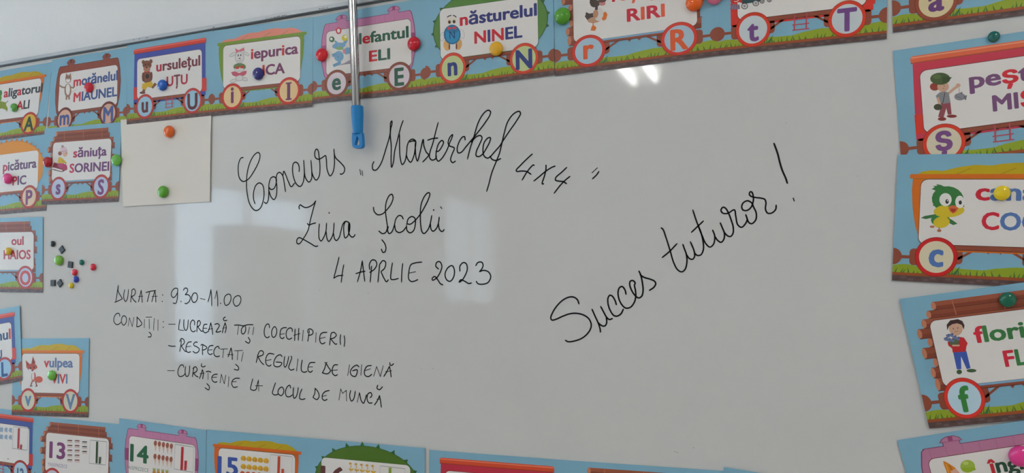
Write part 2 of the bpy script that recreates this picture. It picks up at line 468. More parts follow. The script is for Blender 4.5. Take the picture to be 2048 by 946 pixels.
word(*K_, [[(350,515),(320,600),(308,660),(340,682),(390,670)],
 [(430,575),(390,610),(385,660),(425,692),(460,650),(455,590),(430,575)],
 [(555,590),(545,550),(510,570),(485,640),(500,700),(545,705),(580,680)],
 [(595,580),(590,660),(600,725),(625,715),(650,650),(660,580)],
 [(710,600),(680,680),(680,730),(715,743),(755,732)]], w=WS)
word(*K_, [[(890,590),(885,660),(860,715)],[(890,590),(930,640),(945,700),(915,745),(860,715)],
 [(1085,620),(1030,635),(990,680),(990,735),(1020,757),(1055,740)],[(990,700),(1045,688)]], w=WS)
word(*K_, [[(1215,750),(1240,600)],[(1240,600),(1265,660)],[(1265,660),(1315,620)],[(1315,620),(1320,765)],
 [(1375,620),(1362,700),(1385,765),(1415,740),(1440,630)],
 [(1465,780),(1495,650)],[(1495,650),(1520,760),(1550,795),(1575,740),(1590,680)],
 [(1640,720),(1665,690),(1650,650),(1610,670),(1600,740),(1625,790),(1670,790)],
 [(1770,690),(1740,760),(1700,820)],[(1770,690),(1785,780),(1795,850)],[(1735,740),(1780,738)],
 [(1745,548),(1735,590),(1770,610),(1810,570)]], w=WS)
word(1080, 570, 7.275, [
 [(568,275),(545,215),(495,178),(430,175),(340,215),(250,300),(185,400),(157,480),(175,510),(230,500),(330,455),(430,420),(530,412),(630,435),(710,490),(745,570),(735,640),(680,720),(600,780),(500,815),(410,825),(370,805)],
 [(757,352),(800,450),(850,560),(875,640),(880,685)],[(848,550),(900,592),(945,595),(970,550),(965,465)],
 [(883,312),(930,400),(970,470),(1010,502),(1055,488)],
 [(1112,287),(1089,218),(1047,158),(1015,151),(990,190),(992,282),(1029,384),(1075,444),(1121,453),(1177,421),(1214,351)],
 [(1252,135),(1236,70),(1195,22),(1158,38),(1137,98),(1148,199),(1195,292),(1250,336),(1315,324),(1371,255),(1394,162),(1389,79),(1375,5),(1384,-32),(1352,-64),(1315,-55),(1306,-4),(1334,79),(1384,153),(1435,188),(1481,162),(1500,79),(1491,-23),(1467,-143),(1440,-203)],
 [(1456,-148),(1518,-110),(1611,-82),(1666,-55),(1684,-18),(1657,33),(1592,79)]], w=.0032)
word(1310, 420, 7.275, [
 [(90,260),(115,280),(160,400),(220,590),(270,760),(330,870),(390,900),(440,860),(465,750),(455,640),(430,570),(405,500)],
 [(105,692),(210,605),(320,490)],
 [(455,645),(500,705),(545,718),(575,680),(570,600),(515,462)],
 [(572,625),(620,662),(670,650),(705,570),(700,460),(670,330),(610,180),(550,0)],
 [(625,220),(680,360),(740,490),(800,540),(850,500),(870,420),(865,360),(838,292)],[(530,325),(620,240),(705,160)],
 [(868,380),(910,440),(960,470),(1000,430),(1010,340),(980,260),(950,187)],
 [(1005,325),(1060,378),(1100,385),(1135,340),(1138,250),(1112,157),(1064,33),(1022,-29),(988,-39),(960,5),(988,46),(1057,49),(1154,-2),(1175,88),(1203,213),(1258,252),(1306,213),(1341,143),(1320,67)],
 [(1337,125),(1369,185),(1410,199),(1466,143),(1473,46),(1431,-50),(1410,-99),(1348,-134),(1286,-106),(1262,-50),(1279,-2),(1334,8),(1396,-37),(1428,-120),(1431,-189),(1410,-258),(1387,-265),(1373,-230),(1396,-200),(1459,-182),(1542,-172),(1597,-154),(1614,-106),(1608,-9),(1639,46),(1701,43),(1756,-9),(1763,-71)]], w=.0029)
word(1440, 280, 5.2556, [[(567,35),(605,140),(630,240),(655,320),(690,400),(708,455)],[(770,612),(780,640)]], w=.0032, name='handwritten_mark')
# little stray specks left by the marker
word(0, 0, 1, [[(736.6,586)],[(640,581)],[(866,737)],[(1387,895.5)]], w=.0016, m=FAINT, name='ink_speck')
word(0, 0, 1, [[(843,738)],[(1348,903),(1357,905.5)],[(1572,246)],[(1715,352)],[(637,805.5)],[(1467,440)]], w=.0011, m=FAINT, name='ink_speck')

# ---------------------------------------------------------------- printed cards
LEV = 0.0012
SKY = (122, 168, 190)
BROWN = (140, 72, 52)
DBROWN = (98, 48, 38)
GRASS = (140, 158, 40)
BLADE = (74, 112, 46)
SOIL = (150, 76, 40)
STONE = (88, 68, 66)
STONE2 = (104, 84, 80)
PANEL = (192, 188, 185)
GLOSS = dict(rough=0.38, spec=0.35)


class Card:
    def __init__(self, corners, level, name, label, cat, group):
        self.q = [un(x, y) for (x, y) in corners]        # TL TR BR BL on the board plane
        self.y0 = -0.0004 - LEV * level
        self.k = 0
        bl = (self.q[3] + self.q[2]) / 2
        self.at = (bl.x, self.y0, bl.z)
        self.root = empty(name, self.at, label, cat, group)
        s = MB()
        P = [self.P(0, 0, 0), self.P(1, 0, 0), self.P(1, 1, 0), self.P(0, 1, 0)]
        B = [Vector((p.x, self.y0, p.z)) for p in P]
        s.add(P + B, [(0, 1, 2, 3), (7, 6, 5, 4), (0, 4, 5, 1), (1, 5, 6, 2), (2, 6, 7, 3), (3, 7, 4, 0)], self.base_mat())
        s.build('paper_sheet', self.root, at=self.at)

    def base_mat(self):
        return mat(SKY, mottle=0.07, bscale=9, **GLOSS)

    def P(self, u, v, k):
        a = self.q[0].lerp(self.q[1], u)
        c = self.q[3].lerp(self.q[2], u)
        p = a.lerp(c, v)
        return Vector((p.x, self.y0 - 0.0003 - k * 0.00004, p.z))

    def U(self, px, v):
        """the u of a pixel column at height v"""
        X = un(px, 595).x
        a = self.q[0].lerp(self.q[3], v).x
        c = self.q[1].lerp(self.q[2], v).x
        return (X - a) / (c - a)

    def poly(self, mb, pts, col, k):
        mb.add([self.P(u, v, k) for (u, v) in pts], [tuple(range(len(pts)))], mat(col, **GLOSS) if isinstance(col, tuple) else col)

    def ell(self, mb, u, v, ru, rv, col, k, n=28):
        self.poly(mb, [(u + ru * math.cos(2 * math.pi * i / n), v + rv * math.sin(2 * math.pi * i / n)) for i in range(n)], col, k)

    def rect(self, mb, u0, v0, u1, v1, col, k):
        self.poly(mb, [(u0, v0), (u1, v0), (u1, v1), (u0, v1)], col, k)

    def line(self, mb, pts, w, col, k):
        for (a, b_) in zip(pts[:-1], pts[1:]):
            du, dv = (b_[0] - a[0]) * 1.414, b_[1] - a[1]
            l = math.hypot(du, dv) or 1
            nu, nv = -dv / l * w / 2 / 1.414, du / l * w / 2
            self.poly(mb, [(a[0] + nu, a[1] + nv), (b_[0] + nu, b_[1] + nv), (b_[0] - nu, b_[1] - nv), (a[0] - nu, a[1] - nv)], col, k)


def rrect(u0, v0, u1, v1, r):
    ru, rv = r / 1.414, r
    out = []
    for (cx, cy, a0) in ((u0 + ru, v0 + rv, 180), (u1 - ru, v0 + rv, 270), (u1 - ru, v1 - rv, 0), (u0 + ru, v1 - rv, 90)):
        for j in range(7):
            a = math.radians(a0 + 15 * j)
            out.append((cx + ru * math.cos(a), cy + rv * math.sin(a)))
    return out


def text_mesh(s, colidx, bold=0.022):
    c = bpy.data.curves.new('t', 'FONT')
    c.body = s
    c.offset = 0.0
    c.resolution_u = 3
    n = max(colidx) + 1
    for i in range(n):
        c.materials.append(mat((10 + i, 10, 10)))
    for i, ci in enumerate(colidx):
        c.body_format[i].material_index = ci
    o = bpy.data.objects.new('t', c)
    COL.objects.link(o)
    dg = bpy.context.evaluated_depsgraph_get()
    me = bpy.data.meshes.new_from_object(o.evaluated_get(dg))
    V = [(v.co.x, v.co.y) for v in me.vertices]
    Fc = [(tuple(p.vertices), p.material_index) for p in me.polygons]
    bpy.data.objects.remove(o)
    bpy.data.curves.remove(c)
    bpy.data.meshes.remove(me)
    return V, Fc


def lettering(card, s, cols, u0, u1, base, cap, k=12, name='lettering', parent=None, bold=0.033, label=None):
    """cols: list of colours, and s marks letters of colour 1 with a leading ^"""
    body, ci, i = '', [], 0
    while i < len(s):
        if s[i] == '^':
            body += s[i + 1]; ci.append(1); i += 2
        else:
            body += s[i]; ci.append(0); i += 1
    V, Fc = text_mesh(body, ci, bold)
    x0 = min(v[0] for v in V); x1 = max(v[0] for v in V)
    CAP = 0.73
    mb = MB()
    for idx, c in enumerate(cols):
        fs = [f for f, m_ in Fc if m_ == idx]
        if not fs:
            continue
        used = sorted({i for f in fs for i in f})
        mp = {o_: n_ for n_, o_ in enumerate(used)}
        pts = [card.P(u0 + (V[i][0] - x0) / (x1 - x0) * (u1 - u0), base - V[i][1] / CAP * cap, k) for i in used]
        fc = [tuple(mp[i] for i in f) for f in fs]
        sx = bold * (u1 - u0) / (x1 - x0)
        sz = bold * .75 / CAP * cap
        shifts = [(0, 0)] if bold <= 0 else [(-1, 0), (1, 0), (0, 1), (0, -1), (-.75, .75), (.75, .75), (.75, -.75), (-.75, -.75)]
        for n_, (a_, b_) in enumerate(shifts):      # the same outline shifted a little each way makes the letters bold
            o0 = card.P(.5, .5, k); o1 = card.P(.5 + a_ * sx, .5 + b_ * sz, k + n_ * .08)
            mb.add([p_ + (o1 - o0) for p_ in pts], fc, mat(c, **GLOSS))
    o = mb.build(name, parent or card.root, at=card.at)
    if label:
        o['label'] = label
    return o


WL, WR, WV = 0.222, 0.778, 0.80
RU, RV = 0.109, 0.155


def scenery(card, ladder=False):
    g = MB()
    rnd = random.Random(5)
    top = [(0, .875), (.05, .865), (.1, .868), (.17, .90), (.27, .872), (.36, .885), (.46, .888), (.52, .87), (.62, .855), (.72, .86), (.8, .885), (.86, .872), (.93, .855), (1, .848)]
    card.poly(g, top + [(1, .94), (0, .94)], GRASS, 1)
    g.build('printed_grass', card.root, at=card.at)
    g = MB()
    for i in range(40):
        u = 0.01 + i / 40.5 + rnd.uniform(-.008, .008)
        h = rnd.uniform(.026, .058)
        le = rnd.uniform(-.012, .02)
        card.poly(g, [(u - .006, .94), (u + le, .94 - h), (u + .006, .94)], BLADE, 2)
    card.poly(g, [(.30, .94), (.345, .865), (.325, .94)], (62, 110, 62), 3)
    g.build('printed_grass_blade', card.root, at=card.at)['kind'] = 'stuff'
    g = MB()
    card.poly(g, [(0, .932), (1, .932), (1, 1), (0, 1)], SOIL, 4)
    card.poly(g, [(0, .955), (1, .955), (1, 1), (0, 1)], STONE, 5)
    for i in range(26):
        u = (i + .5) / 26
        card.ell(g, u, .969 if i % 2 else .985, .017, .010, STONE2 if i % 3 else (80, 60, 58), 6, 8)
    g.build('printed_track', card.root, at=card.at)
    c = MB()
    # couplings, blocks, chassis bar, struts
    card.rect(c, 0, .795, .12, .82, BROWN, 7)
    card.rect(c, .88, .795, 1, .82, BROWN, 7)
    card.poly(c, [(0, .74)] + [(.045 * math.sin(a * math.pi / 10), .805 - .065 * math.cos(a * math.pi / 10)) for a in range(11)] + [(0, .87)], BROWN, 8)
    card.poly(c, [(1, .74)] + [(1 - .045 * math.sin(a * math.pi / 10), .805 - .065 * math.cos(a * math.pi / 10)) for a in range(11)] + [(1, .87)], BROWN, 8)
    for s in (0, 1):
        m_ = (lambda u: u) if not s else (lambda u: 1 - u)
        card.poly(c, rrect(min(m_(.085), m_(.16)), .74, max(m_(.085), m_(.16)), .87, .03), BROWN, 8)
        card.poly(c, rrect(min(m_(.28), m_(.355)), .70, max(m_(.28), m_(.355)), .85, .03), BROWN, 8)
        card.line(c, [(m_(.33), .81), (m_(.42), .73)], .018, BROWN, 8)
        card.poly(c, [(m_(.46), .73), (m_(.48), .765), (m_(.50), .73)] if not s else [(m_(.44), .73), (m_(.46), .765), (m_(.48), .73)], BROWN, 8)
    card.rect(c, .14, .695, .87, .74, BROWN, 9)
    card.line(c, [(.13, .741), (.87, .741)], .006, DBROWN, 9.5)
    if ladder:
        R_ = (178, 70, 84)
        for uu in (.475, .545):
            card.line(c, [(uu, .71), (uu - .003, .845)], .011, R_, 10)
        for vv in (.755, .80, .845):
            card.line(c, [(.46, vv), (.56, vv)], .009, R_, 10.3)
    c.build('printed_chassis', card.root, at=card.at)


def wheels(card, small, big, disc, ring, lcol, only=None):
    for j, (u, t) in enumerate(((WL, small), (WR, big))):
        if only is not None and j != only:
            continue
        w = MB()
        card.ell(w, u, WV, RU, RV, tuple(int(c * .75) for c in ring), 12, 36)
        card.ell(w, u, WV, RU * .97, RV * .97, ring, 12.6, 36)
        card.ell(w, u, WV, RU * .80, RV * .80, disc, 13.2, 36)
        wo = w.build('printed_wheel', card.root, at=card.at)
        if not t:
            continue
        V, _ = text_mesh(t, [0] * len(t))
        wd = (max(v[0] for v in V) - min(v[0] for v in V)) / .73 * .195 / 1.414 * .93
        if len(t) > 1:
            wd *= .62
        lo = min(v[1] for v in V)
        base = WV + (.098 if t.isupper() or t in 'ft' or t.isdigit() else .07)
        if t == 'ș':
            base -= .015
        lettering(card, t, [lcol], u - wd / 2, u + wd / 2, base, .195 if len(t) == 1 else .15, k=14, name='wheel_letter', parent=wo, bold=.036)
        if t == 'I':
            for vv in (base - .19, base - .008):
                s = MB(); card.rect(s, u - .028, vv - .004, u + .028, vv + .012, lcol, 14.5); s.build('wheel_letter', wo, at=card.at)


def body(card, kind, c1=None, c2=None, c3=None):
    w = MB()
    if kind == 'box':        # c1 body, c2 roof bar, c3 lower band
        card.poly(w, [(.095, .11), (.925, .11), (.925, .745), (.905, .76), (.105, .76), (.085, .745)], c1, 8.0)
        card.rect(w, .085, .545, .935, .70, c3, 8.5)
        card.poly(w, rrect(.085, .068, .935, .128, .022), c2, 9)
        card.line(w, [(.085, .125), (.935, .125)], .008, tuple(int(c * .75) for c in c2), 9.5)
        card.line(w, [(.09, .082), (.93, .082)], .012, tuple(min(230, c + 45) for c in c2), 9.5)
    elif kind == 'barrel':   # c1 body, c2 band, c3 dark edge
        for (s, col, k) in ((0.0, c3, 8), (0.006, c1, 8.5)):
            L = [(.12 + s, .105 + s), (.105 + s, .13), (.085 + s, .25), (.075 + s, .40), (.083 + s, .56), (.105 + s, .70), (.12 + s, .735)]
            card.poly(w, L + [(1 - u, v) for (u, v) in reversed(L)], col, k)
        if c2:
            card.poly(w, [(.083, .35), (.917, .35), (.917, .50), (.083, .50)], c2, 9)
        for i in range(9):
            u = .15 + i * .085
            card.line(w, [(u, .115), (u, .73)], .004, tuple(int(c * .88) for c in c1), 9.2)
        for u in (.27, .74):
            card.rect(w, u - .045, .075, u + .045, .112, c3, 8)
            card.rect(w, u - .041, .078, u + .041, .115, c1, 9)
            card.poly(w, [(u - .06, .08), (u - .045, .05), (u - .02, .032), (u + .02, .032), (u + .045, .05), (u + .06, .08)], c3, 9.3)
            card.poly(w, [(u - .054, .076), (u - .04, .052), (u - .02, .038), (u + .02, .038), (u + .04, .052), (u + .054, .076)], c1, 9.6)
            card.rect(w, u - .012, .038, u + .012, .074, c2 or c3, 9.8)
    elif kind == 'bucket':   # c1 bucket, c2 mound, c3 dark line
        m_ = [(.10, .165), (.13, .135), (.18, .125), (.24, .13), (.32, .10), (.40, .085), (.48, .09), (.53, .078), (.60, .07), (.66, .072), (.72, .088), (.80, .088), (.85, .11), (.90, .15), (.91, .165)]
        card.poly(w, m_, c2, 8)
        for (a, c_) in ((.30, .38), (.52, .60), (.70, .77)):
            card.line(w, [(a, .16), (c_, .11)], .004, c3, 8.3)
        L = [(.085, .18), (.082, .28), (.09, .42), (.108, .56), (.14, .70), (.16, .755)]
        card.poly(w, L + [(1 - u, v) for (u, v) in reversed(L)], c1, 8.5)
        card.poly(w, rrect(.068, .155, .942, .19, .012), c1, 9)
        card.line(w, [(.09, .192), (.92, .192)], .005, c3, 9.5)
    elif kind == 'logs':
        ins = [.165, .13, .095, .06, .105, .062, .11, .085, .095]
        hs = [.062, .06, .07, .075, .07, .085, .07, .08, .10]
        v = .055
        for i, (s, h) in enumerate(zip(ins, hs)):
            e = .012 if i % 2 else -.004
            card.rect(w, s, v, 1 - s - e, v + h, (152, 82, 58) if i % 2 == 0 else (138, 72, 50), 8)
            card.rect(w, s, v + h * .55, 1 - s - e, v + h, (126, 62, 44), 8.4)
            card.line(w, [(s, v + h), (1 - s, v + h)], .005, DBROWN, 8.8)
            card.ell(w, s + .004, v + h / 2, .013, h * .46, (186, 120, 92), 9, 12)
            v += h
        for u in (.27, .52, .76):
            card.line(w, [(u, .06), (u + .006, .175)], .007, (178, 104, 76), 9.4)
    elif kind == 'hedge':    # c1 fill, c2 outline
        sp = 24 if c1[0] > 150 else 13
        for i in range(sp):
            a = math.radians(-200 + i * 212 / (sp - 1))
            cu, cv = .515 + .435 * math.cos(a), .42 + .385 * math.sin(a)
            du, dv = math.cos(a), math.sin(a)
            tu, tv = -dv, du
            card.poly(w, [(cu + tu * .02, cv + tv * .028), (cu + du * .028, cv + dv * .05), (cu - tu * .02, cv - tv * .028)], c2, 8)
        for (f, col, k) in ((1.0, c2, 8.4), (.985, c1, 8.8)):
            pts = []
            for i in range(49):
                a = math.radians(-222 + i * 264 / 48)
                pts.append((.515 + .445 * f * math.cos(a), .42 + .39 * f * math.sin(a)))
            pts = [(u, min(v, .72)) for (u, v) in pts]
            card.poly(w, pts, col, k)
    w.build('printed_wagon', card.root, at=card.at)
    p = MB()
    card.poly(p, rrect(.125, .192, .888, .708, .055), DBROWN if kind != 'hedge' else c2, 10)
    card.poly(p, rrect(.128, .197, .885, .702, .052), PANEL, 10.6)
    if kind in ('logs',):
        card.line(p, [(.30, .712), (.70, .712)], .016, (120, 165, 195), 10.9)
    p.build('printed_panel', card.root, at=card.at)


class Pic:
    """small flat print on a card, given in the photograph's pixels and carried to the card's face"""

    def __init__(self, card, x0, y0, s):
        self.c, self.x0, self.y0, self.s, self.mb, self.k = card, x0, y0, s, MB(), 0

    def pt(self, x, y):
        v = un(self.x0 + x / self.s, self.y0 + y / self.s)
        return Vector((v.x, self.c.y0 - 0.0003 - 11 * 0.00004 - self.k * 0.000015, v.z))

    def poly(self, pts, col):
        self.k += 1
        self.mb.add([self.pt(*p) for p in pts], [tuple(range(len(pts)))], mat(col, **GLOSS))
        return self

    def ell(self, x, y, rx, ry, col, rot=0, n=20):
        a = math.radians(rot)
        pts = []
        for i in range(n):
            t = 2 * math.pi * i / n
            ex, ey = rx * math.cos(t), ry * math.sin(t)
            pts.append((x + ex * math.cos(a) - ey * math.sin(a), y + ex * math.sin(a) + ey * math.cos(a)))
        return self.poly(pts, col)

    def ring(self, x, y, rx, ry, w, col, inner=PANEL, rot=0):
        self.ell(x, y, rx, ry, col, rot)
        return self.ell(x, y, rx - w, ry - w, inner, rot)

    def line(self, pts, w, col):
        for (a, b_) in zip(pts[:-1], pts[1:]):
            d = Vector(b_) - Vector(a)
            if d.length < 1e-6: continue
            d.normalize()
            n = Vector((-d.y, d.x)) * w / 2
            e = d * w * .3
            A_, B_ = Vector(a) - e, Vector(b_) + e
            self.poly([tuple(A_ + n), tuple(B_ + n), tuple(B_ - n), tuple(A_ - n)], col)
        return self

    def done(self, name='printed_picture', label=None):
        o = self.mb.build(name, self.c.root, at=self.c.at)
        if o and label:
            o['label'] = label
        return o


AG = 'alphabet train cards on the whiteboard'
NG = 'number train cards along the bottom of the whiteboard'


def acard(corners, level, label, ladder=False):
    c = Card(corners, level, 'alphabet_card', label, 'card', AG)
    scenery(c, ladder)
    return c


def words(c, w1, w2, cols, x1, x2, b1=.388, b2=.59, cap=.125, cap2=.122, cols2=None):
    """x1, x2: pixel columns where each word starts and ends"""
    if w1:
        desc = .0
        lettering(c, w1, cols, c.U(x1[0], b1), c.U(x1[1], b1), b1, cap)
    if w2:
        lettering(c, w2, cols2 or cols, c.U(x2[0], b2), c.U(x2[1], b2), b2, cap2)


RED = (188, 40, 52)
ORG = (204, 98, 30)
YEL = (176, 150, 16)
# --- top row, from the left
c = acard([(-46,150),(105,124),(90,272),(-57,287.5)], 0, 'orange bucket wagon card at the left edge, wheel letter A on yellow')
body(c, 'bucket', (206, 104, 36), (178, 150, 14), (150, 90, 20))
wheels(c, 'a', 'A', (205, 165, 50), (178, 50, 38), (30, 62, 30))
words(c, '^alig^atorul', '^ALI', [(52, 60, 66), RED], (8.5, 84.5), (34, 58.5))
p = Pic(c, 0, 90, 4.731)
p.poly([(-60,560),(-30,535),(10,532),(60,545),(62,570),(78,600),(72,632),(52,610),(20,600),(-10,612),(-60,600)], (128, 142, 40))
p.ell(12, 455, 12, 28, (60, 120, 60)).ell(-10, 500, 30, 40, (92, 140, 50)).line([(60, 550), (80, 530)], 6, (96, 100, 60)).done('printed_alligator')

c = acard([(105.5,120.5),(255.5,95.5),(254,254.5),(95,274)], 1, 'brown barrel wagon card with a grey cat, wheel letters m and M')
body(c, 'barrel', (138, 68, 52), None, (96, 44, 36))
wheels(c, 'm', 'M', (208, 164, 142), (112, 46, 38), (70, 86, 142))
words(c, '^motănelul', '^MIAUNEL', [(62, 84, 138), (196, 54, 66)], (149, 236.5), (149, 235))
p = Pic(c, 0, 90, 4.731)
p.line([(688,446),(715,432),(738,416)], 7, (196, 190, 186))
p.ell(650, 432, 33, 66, (150, 116, 98)).ell(650, 424, 20, 52, (222, 216, 210))
p.line([(628,405),(596,402),(574,386)], 14, (150, 116, 98)).line([(676,400),(700,408),(712,396)], 14, (150, 116, 98))
p.line([(638,480),(636,516)], 15, (150, 116, 98)).line([(662,480),(662,514)], 15, (150, 116, 98))
p.poly([(634,268),(650,288),(664,286),(677,266),(683,318),(676,352),(654,362),(632,354),(626,320)], (150, 112, 94))
p.ell(652, 338, 20, 18, (224, 218, 212)).ell(652, 326, 5, 4, (50, 36, 34)).ell(643, 308, 3.5, 5, (40, 30, 28)).ell(662, 306, 3.5, 5, (40, 30, 28)).done('printed_cat')

c = acard([(256,91.7),(426,62.5),(427,231.5),(255.5,249.5)], 2, 'blue wagon card with a brown bear, wheel letters u and U', True)
body(c, 'box', (62, 76, 158), (204, 62, 48), (204, 56, 48))
wheels(c, 'u', 'U', (150, 188, 208), (188, 58, 54), (92, 34, 44))
words(c, '^ursulețul', '^UȚ^U', [(118, 52, 62), (176, 40, 62)], (315.5, 402), (336, 377), b1=.385, b2=.585)
p = Pic(c, 240, 60, 4.73)
BR = (124, 74, 54)
p.ell(232, 308, 16, 20, BR).ell(303, 300, 16, 20, BR).ell(268, 450, 50, 58, BR).ell(230, 448, 12, 44, (108, 62, 46)).ell(308, 440, 11, 42, (108, 62, 46))
p.line([(240,568),(228,596)], 26, BR).line([(318,545),(345,515)], 26, BR).ell(224, 597, 28, 11, (104, 58, 44))
p.poly([(222,512),(312,488),(326,528),(300,550),(272,540),(252,570),(218,558)], (202, 164, 40))
p.ell(267, 334, 43, 42, BR).ell(265, 374, 33, 26, (170, 116, 92)).ell(264, 358, 9, 7, (40, 26, 24)).ell(252, 332, 5, 7, (30, 20, 18)).ell(284, 328, 5, 7, (30, 20, 18))
p.line([(238,398),(266,404),(294,394)], 6, (186, 40, 40)).ell(270, 442, 17, 22, (52, 34, 34)).done('printed_bear')

c = acard([(424,63),(628,34.6),(626.5,213.7),(424,232)], 2.3, 'green bucket wagon card with a white rabbit, wheel letters i and I')
body(c, 'bucket', (112, 142, 40), (212, 128, 110), (88, 116, 30))
wheels(c, 'i', 'I', (220, 188, 138), (194, 44, 38), (112, 54, 92))
words(c, '^iepur^ica', '^ICA', [(112, 48, 88), (196, 40, 44)], (505, 597.5), (528, 571), b1=.388, b2=.592)
p = Pic(c, 420, 30, 4.3)
GY = (132, 130, 130); WH = (206, 203, 200)
p.ring(206, 345, 34, 15, 3, GY, WH, -28).ring(322, 338, 30, 13, 3, GY, WH, 32)
p.ring(212, 570, 30, 15, 3, GY, WH, -20).ring(308, 556, 28, 16, 3, GY, WH, 15).ring(262, 545, 32, 28, 3, GY, WH)
p.ell(265, 450, 54, 32, (92, 118, 72)).ring(262, 472, 42, 20, 3, GY, WH)
p.poly([(192,496),(222,488),(262,504),(300,486),(326,484),(322,510),(300,528),(262,522),(236,534),(205,524)], (190, 84, 104))
p.ell(244, 457, 19, 12, (188, 60, 40)).ell(286, 452, 18, 12, (188, 60, 40))
p.ring(264, 368, 40, 52, 3, GY, WH).ell(254, 352, 5, 9, (60, 60, 62)).ell(276, 350, 5, 9, (60, 60, 62)).ell(266, 378, 8, 5, (80, 76, 78))
p.line([(246,392),(262,402),(284,392)], 3, GY)
p.poly([(226,290),(258,308),(304,282),(306,314),(264,318),(236,332)], (206, 104, 120)).done('printed_rabbit')

c = acard([(628,35),(849,-3),(853.7,184.9),(627,207.5)], 2, 'card with a pink barrel wagon behind the metal pole, wheel letters e and E')
body(c, 'barrel', (186, 118, 158), (146, 58, 112), (120, 60, 98))
wheels(c, 'e', 'E', (206, 194, 200), (130, 66, 48), (24, 84, 62))
words(c, 'el^efantul', '^ELI', [(30, 84, 62), (198, 46, 52)], (704, 818), (741, 781), b1=.392, b2=.60)
p = Pic(c, 620, 0, 4.3)
EB = (112, 158, 190)
p.poly([(204,578),(300,548),(350,520),(372,530),(360,552),(280,562)], (146, 140, 150))
p.line([(262,500),(262,545),(214,568)], 24, (100, 146, 182)).ell(256, 488, 42, 46, EB).line([(232,470),(206,480)], 26, (100, 146, 182))
p.poly([(288,432),(330,410),(368,424),(362,462),(312,474)], (112, 158, 190)).ell(302, 446, 12, 20, (206, 130, 150))
p.ell(256, 398, 58, 26, EB, -8).line([(222,392),(240,372),(224,360)], 16, EB).line([(300,384),(318,350)], 26, EB)
p.ell(263, 420, 34, 14, (120, 160, 96)).ell(250, 495, 3, 5, (40, 50, 70))
p.ring(254, 269, 24, 29, 11, (196, 44, 52), (232, 226, 222)).ell(196, 343, 23, 25, (52, 104, 62)).ell(192, 340, 11, 12, (226, 222, 216)).ell(307, 331, 25, 27, (202, 190, 40)).ell(314, 322, 12, 12, (232, 228, 200)).done('printed_elephant')

c = acard([(849,-15),(1107,-51),(1110,150.5),(853.5,184.5)], 2.3, 'card with a round green bush wagon, wheel letters n and N')
body(c, 'hedge', (84, 128, 56), (52, 90, 50))
wheels(c, 'n', 'N', (184, 194, 138), (204, 66, 44), (46, 58, 122))
words(c, '^năsturelul', '^NI^NEL', [(50, 54, 116), (196, 40, 56)], (922.5, 1074), (951.5, 1045), b1=.388, b2=.585)
p = Pic(c, 845, 0, 4.979)
p.ring(206, 370, 22, 46, 4, (172, 168, 170), (214, 210, 208), 10).ring(402, 345, 24, 48, 4, (172, 168, 170), (214, 210, 208), -10)
p.ell(248, 458, 30, 54, (206, 160, 100), -8).ell(372, 448, 28, 54, (206, 160, 100), 8).ell(276, 470, 7, 34, (110, 50, 44)).ell(346, 468, 7, 34, (110, 50, 44))
p.ell(304, 350, 84, 98, (30, 98, 138)).ell(306, 352, 70, 84, (44, 134, 178)).ell(306, 300, 62, 40, (36, 112, 152))
p.ell(277, 212, 28, 40, (216, 208, 196)).ell(326, 208, 26, 38, (216, 208, 196)).ell(277, 226, 15, 18, (112, 86, 56)).ell(323, 222, 15, 18, (112, 86, 56)).ell(277, 228, 8, 10, (36, 28, 26)).ell(322, 224, 8, 10, (36, 28, 26))
p.line([(256,178),(272,166),(294,160)], 9, (40, 34, 38)).line([(314,160),(332,166),(344,178)], 9, (40, 34, 38))
p.poly([(258,270),(298,284),(344,264),(344,300),(300,290),(262,306)], (206, 56, 74))
p.line([(282,392),(282,322),(326,386),(326,314)], 7, (30, 46, 98)).done('printed_button')

c = acard([(1107,-51),(1431,-107),(1437,112),(1111,152.7)], 1.6, 'card with a brown log wagon and a duck, orange wheel letters r and R')
body(c, 'logs')
wheels(c, 'r', 'R', (160, 184, 200), (204, 56, 42), (212, 88, 44))
words(c, '^rățușca', '^RI^RI', [(212, 88, 62), (192, 40, 60)], (1226, 1352), (1256, 1329), b1=.362, b2=.572)
p = Pic(c, 1100, 0, 5.565)
p.poly([(410,140),(398,160),(392,190),(420,230),(470,238),(500,225),(490,150),(440,158)], (74, 62, 56)).line([(400,150),(396,180)], 8, (200, 196, 190))
p.ell(498, 228, 76, 34, (184, 142, 116), -8).ell(552, 168, 52, 74, (208, 202, 198), 8).ell(512, 160, 30, 48, (180, 132, 104), 6)
p.line([(524,70),(520,108)], 30, (66, 54, 50)).poly([(452,-60),(446,40),(460,72),(486,88),(526,84),(560,60),(565,-60)], (72, 58, 52)).poly([(590,-40),(635,-40),(632,10),(610,36),(588,20)], (72, 58, 52))
p.ell(586, 46, 36, 24, (188, 122, 118)).ell(580, 18, 42, 16, (96, 66, 60)).ell(536, -4, 18, 16, (222, 216, 210))
p.line([(486,250),(484,300)], 12, (190, 120, 70)).poly([(472,292),(500,292),(524,316),(504,350),(456,346)], (208, 108, 40)).poly([(600,150),(622,134),(644,168),(628,222),(596,238),(580,212),(598,186)], (210, 110, 40)).done('printed_duck')

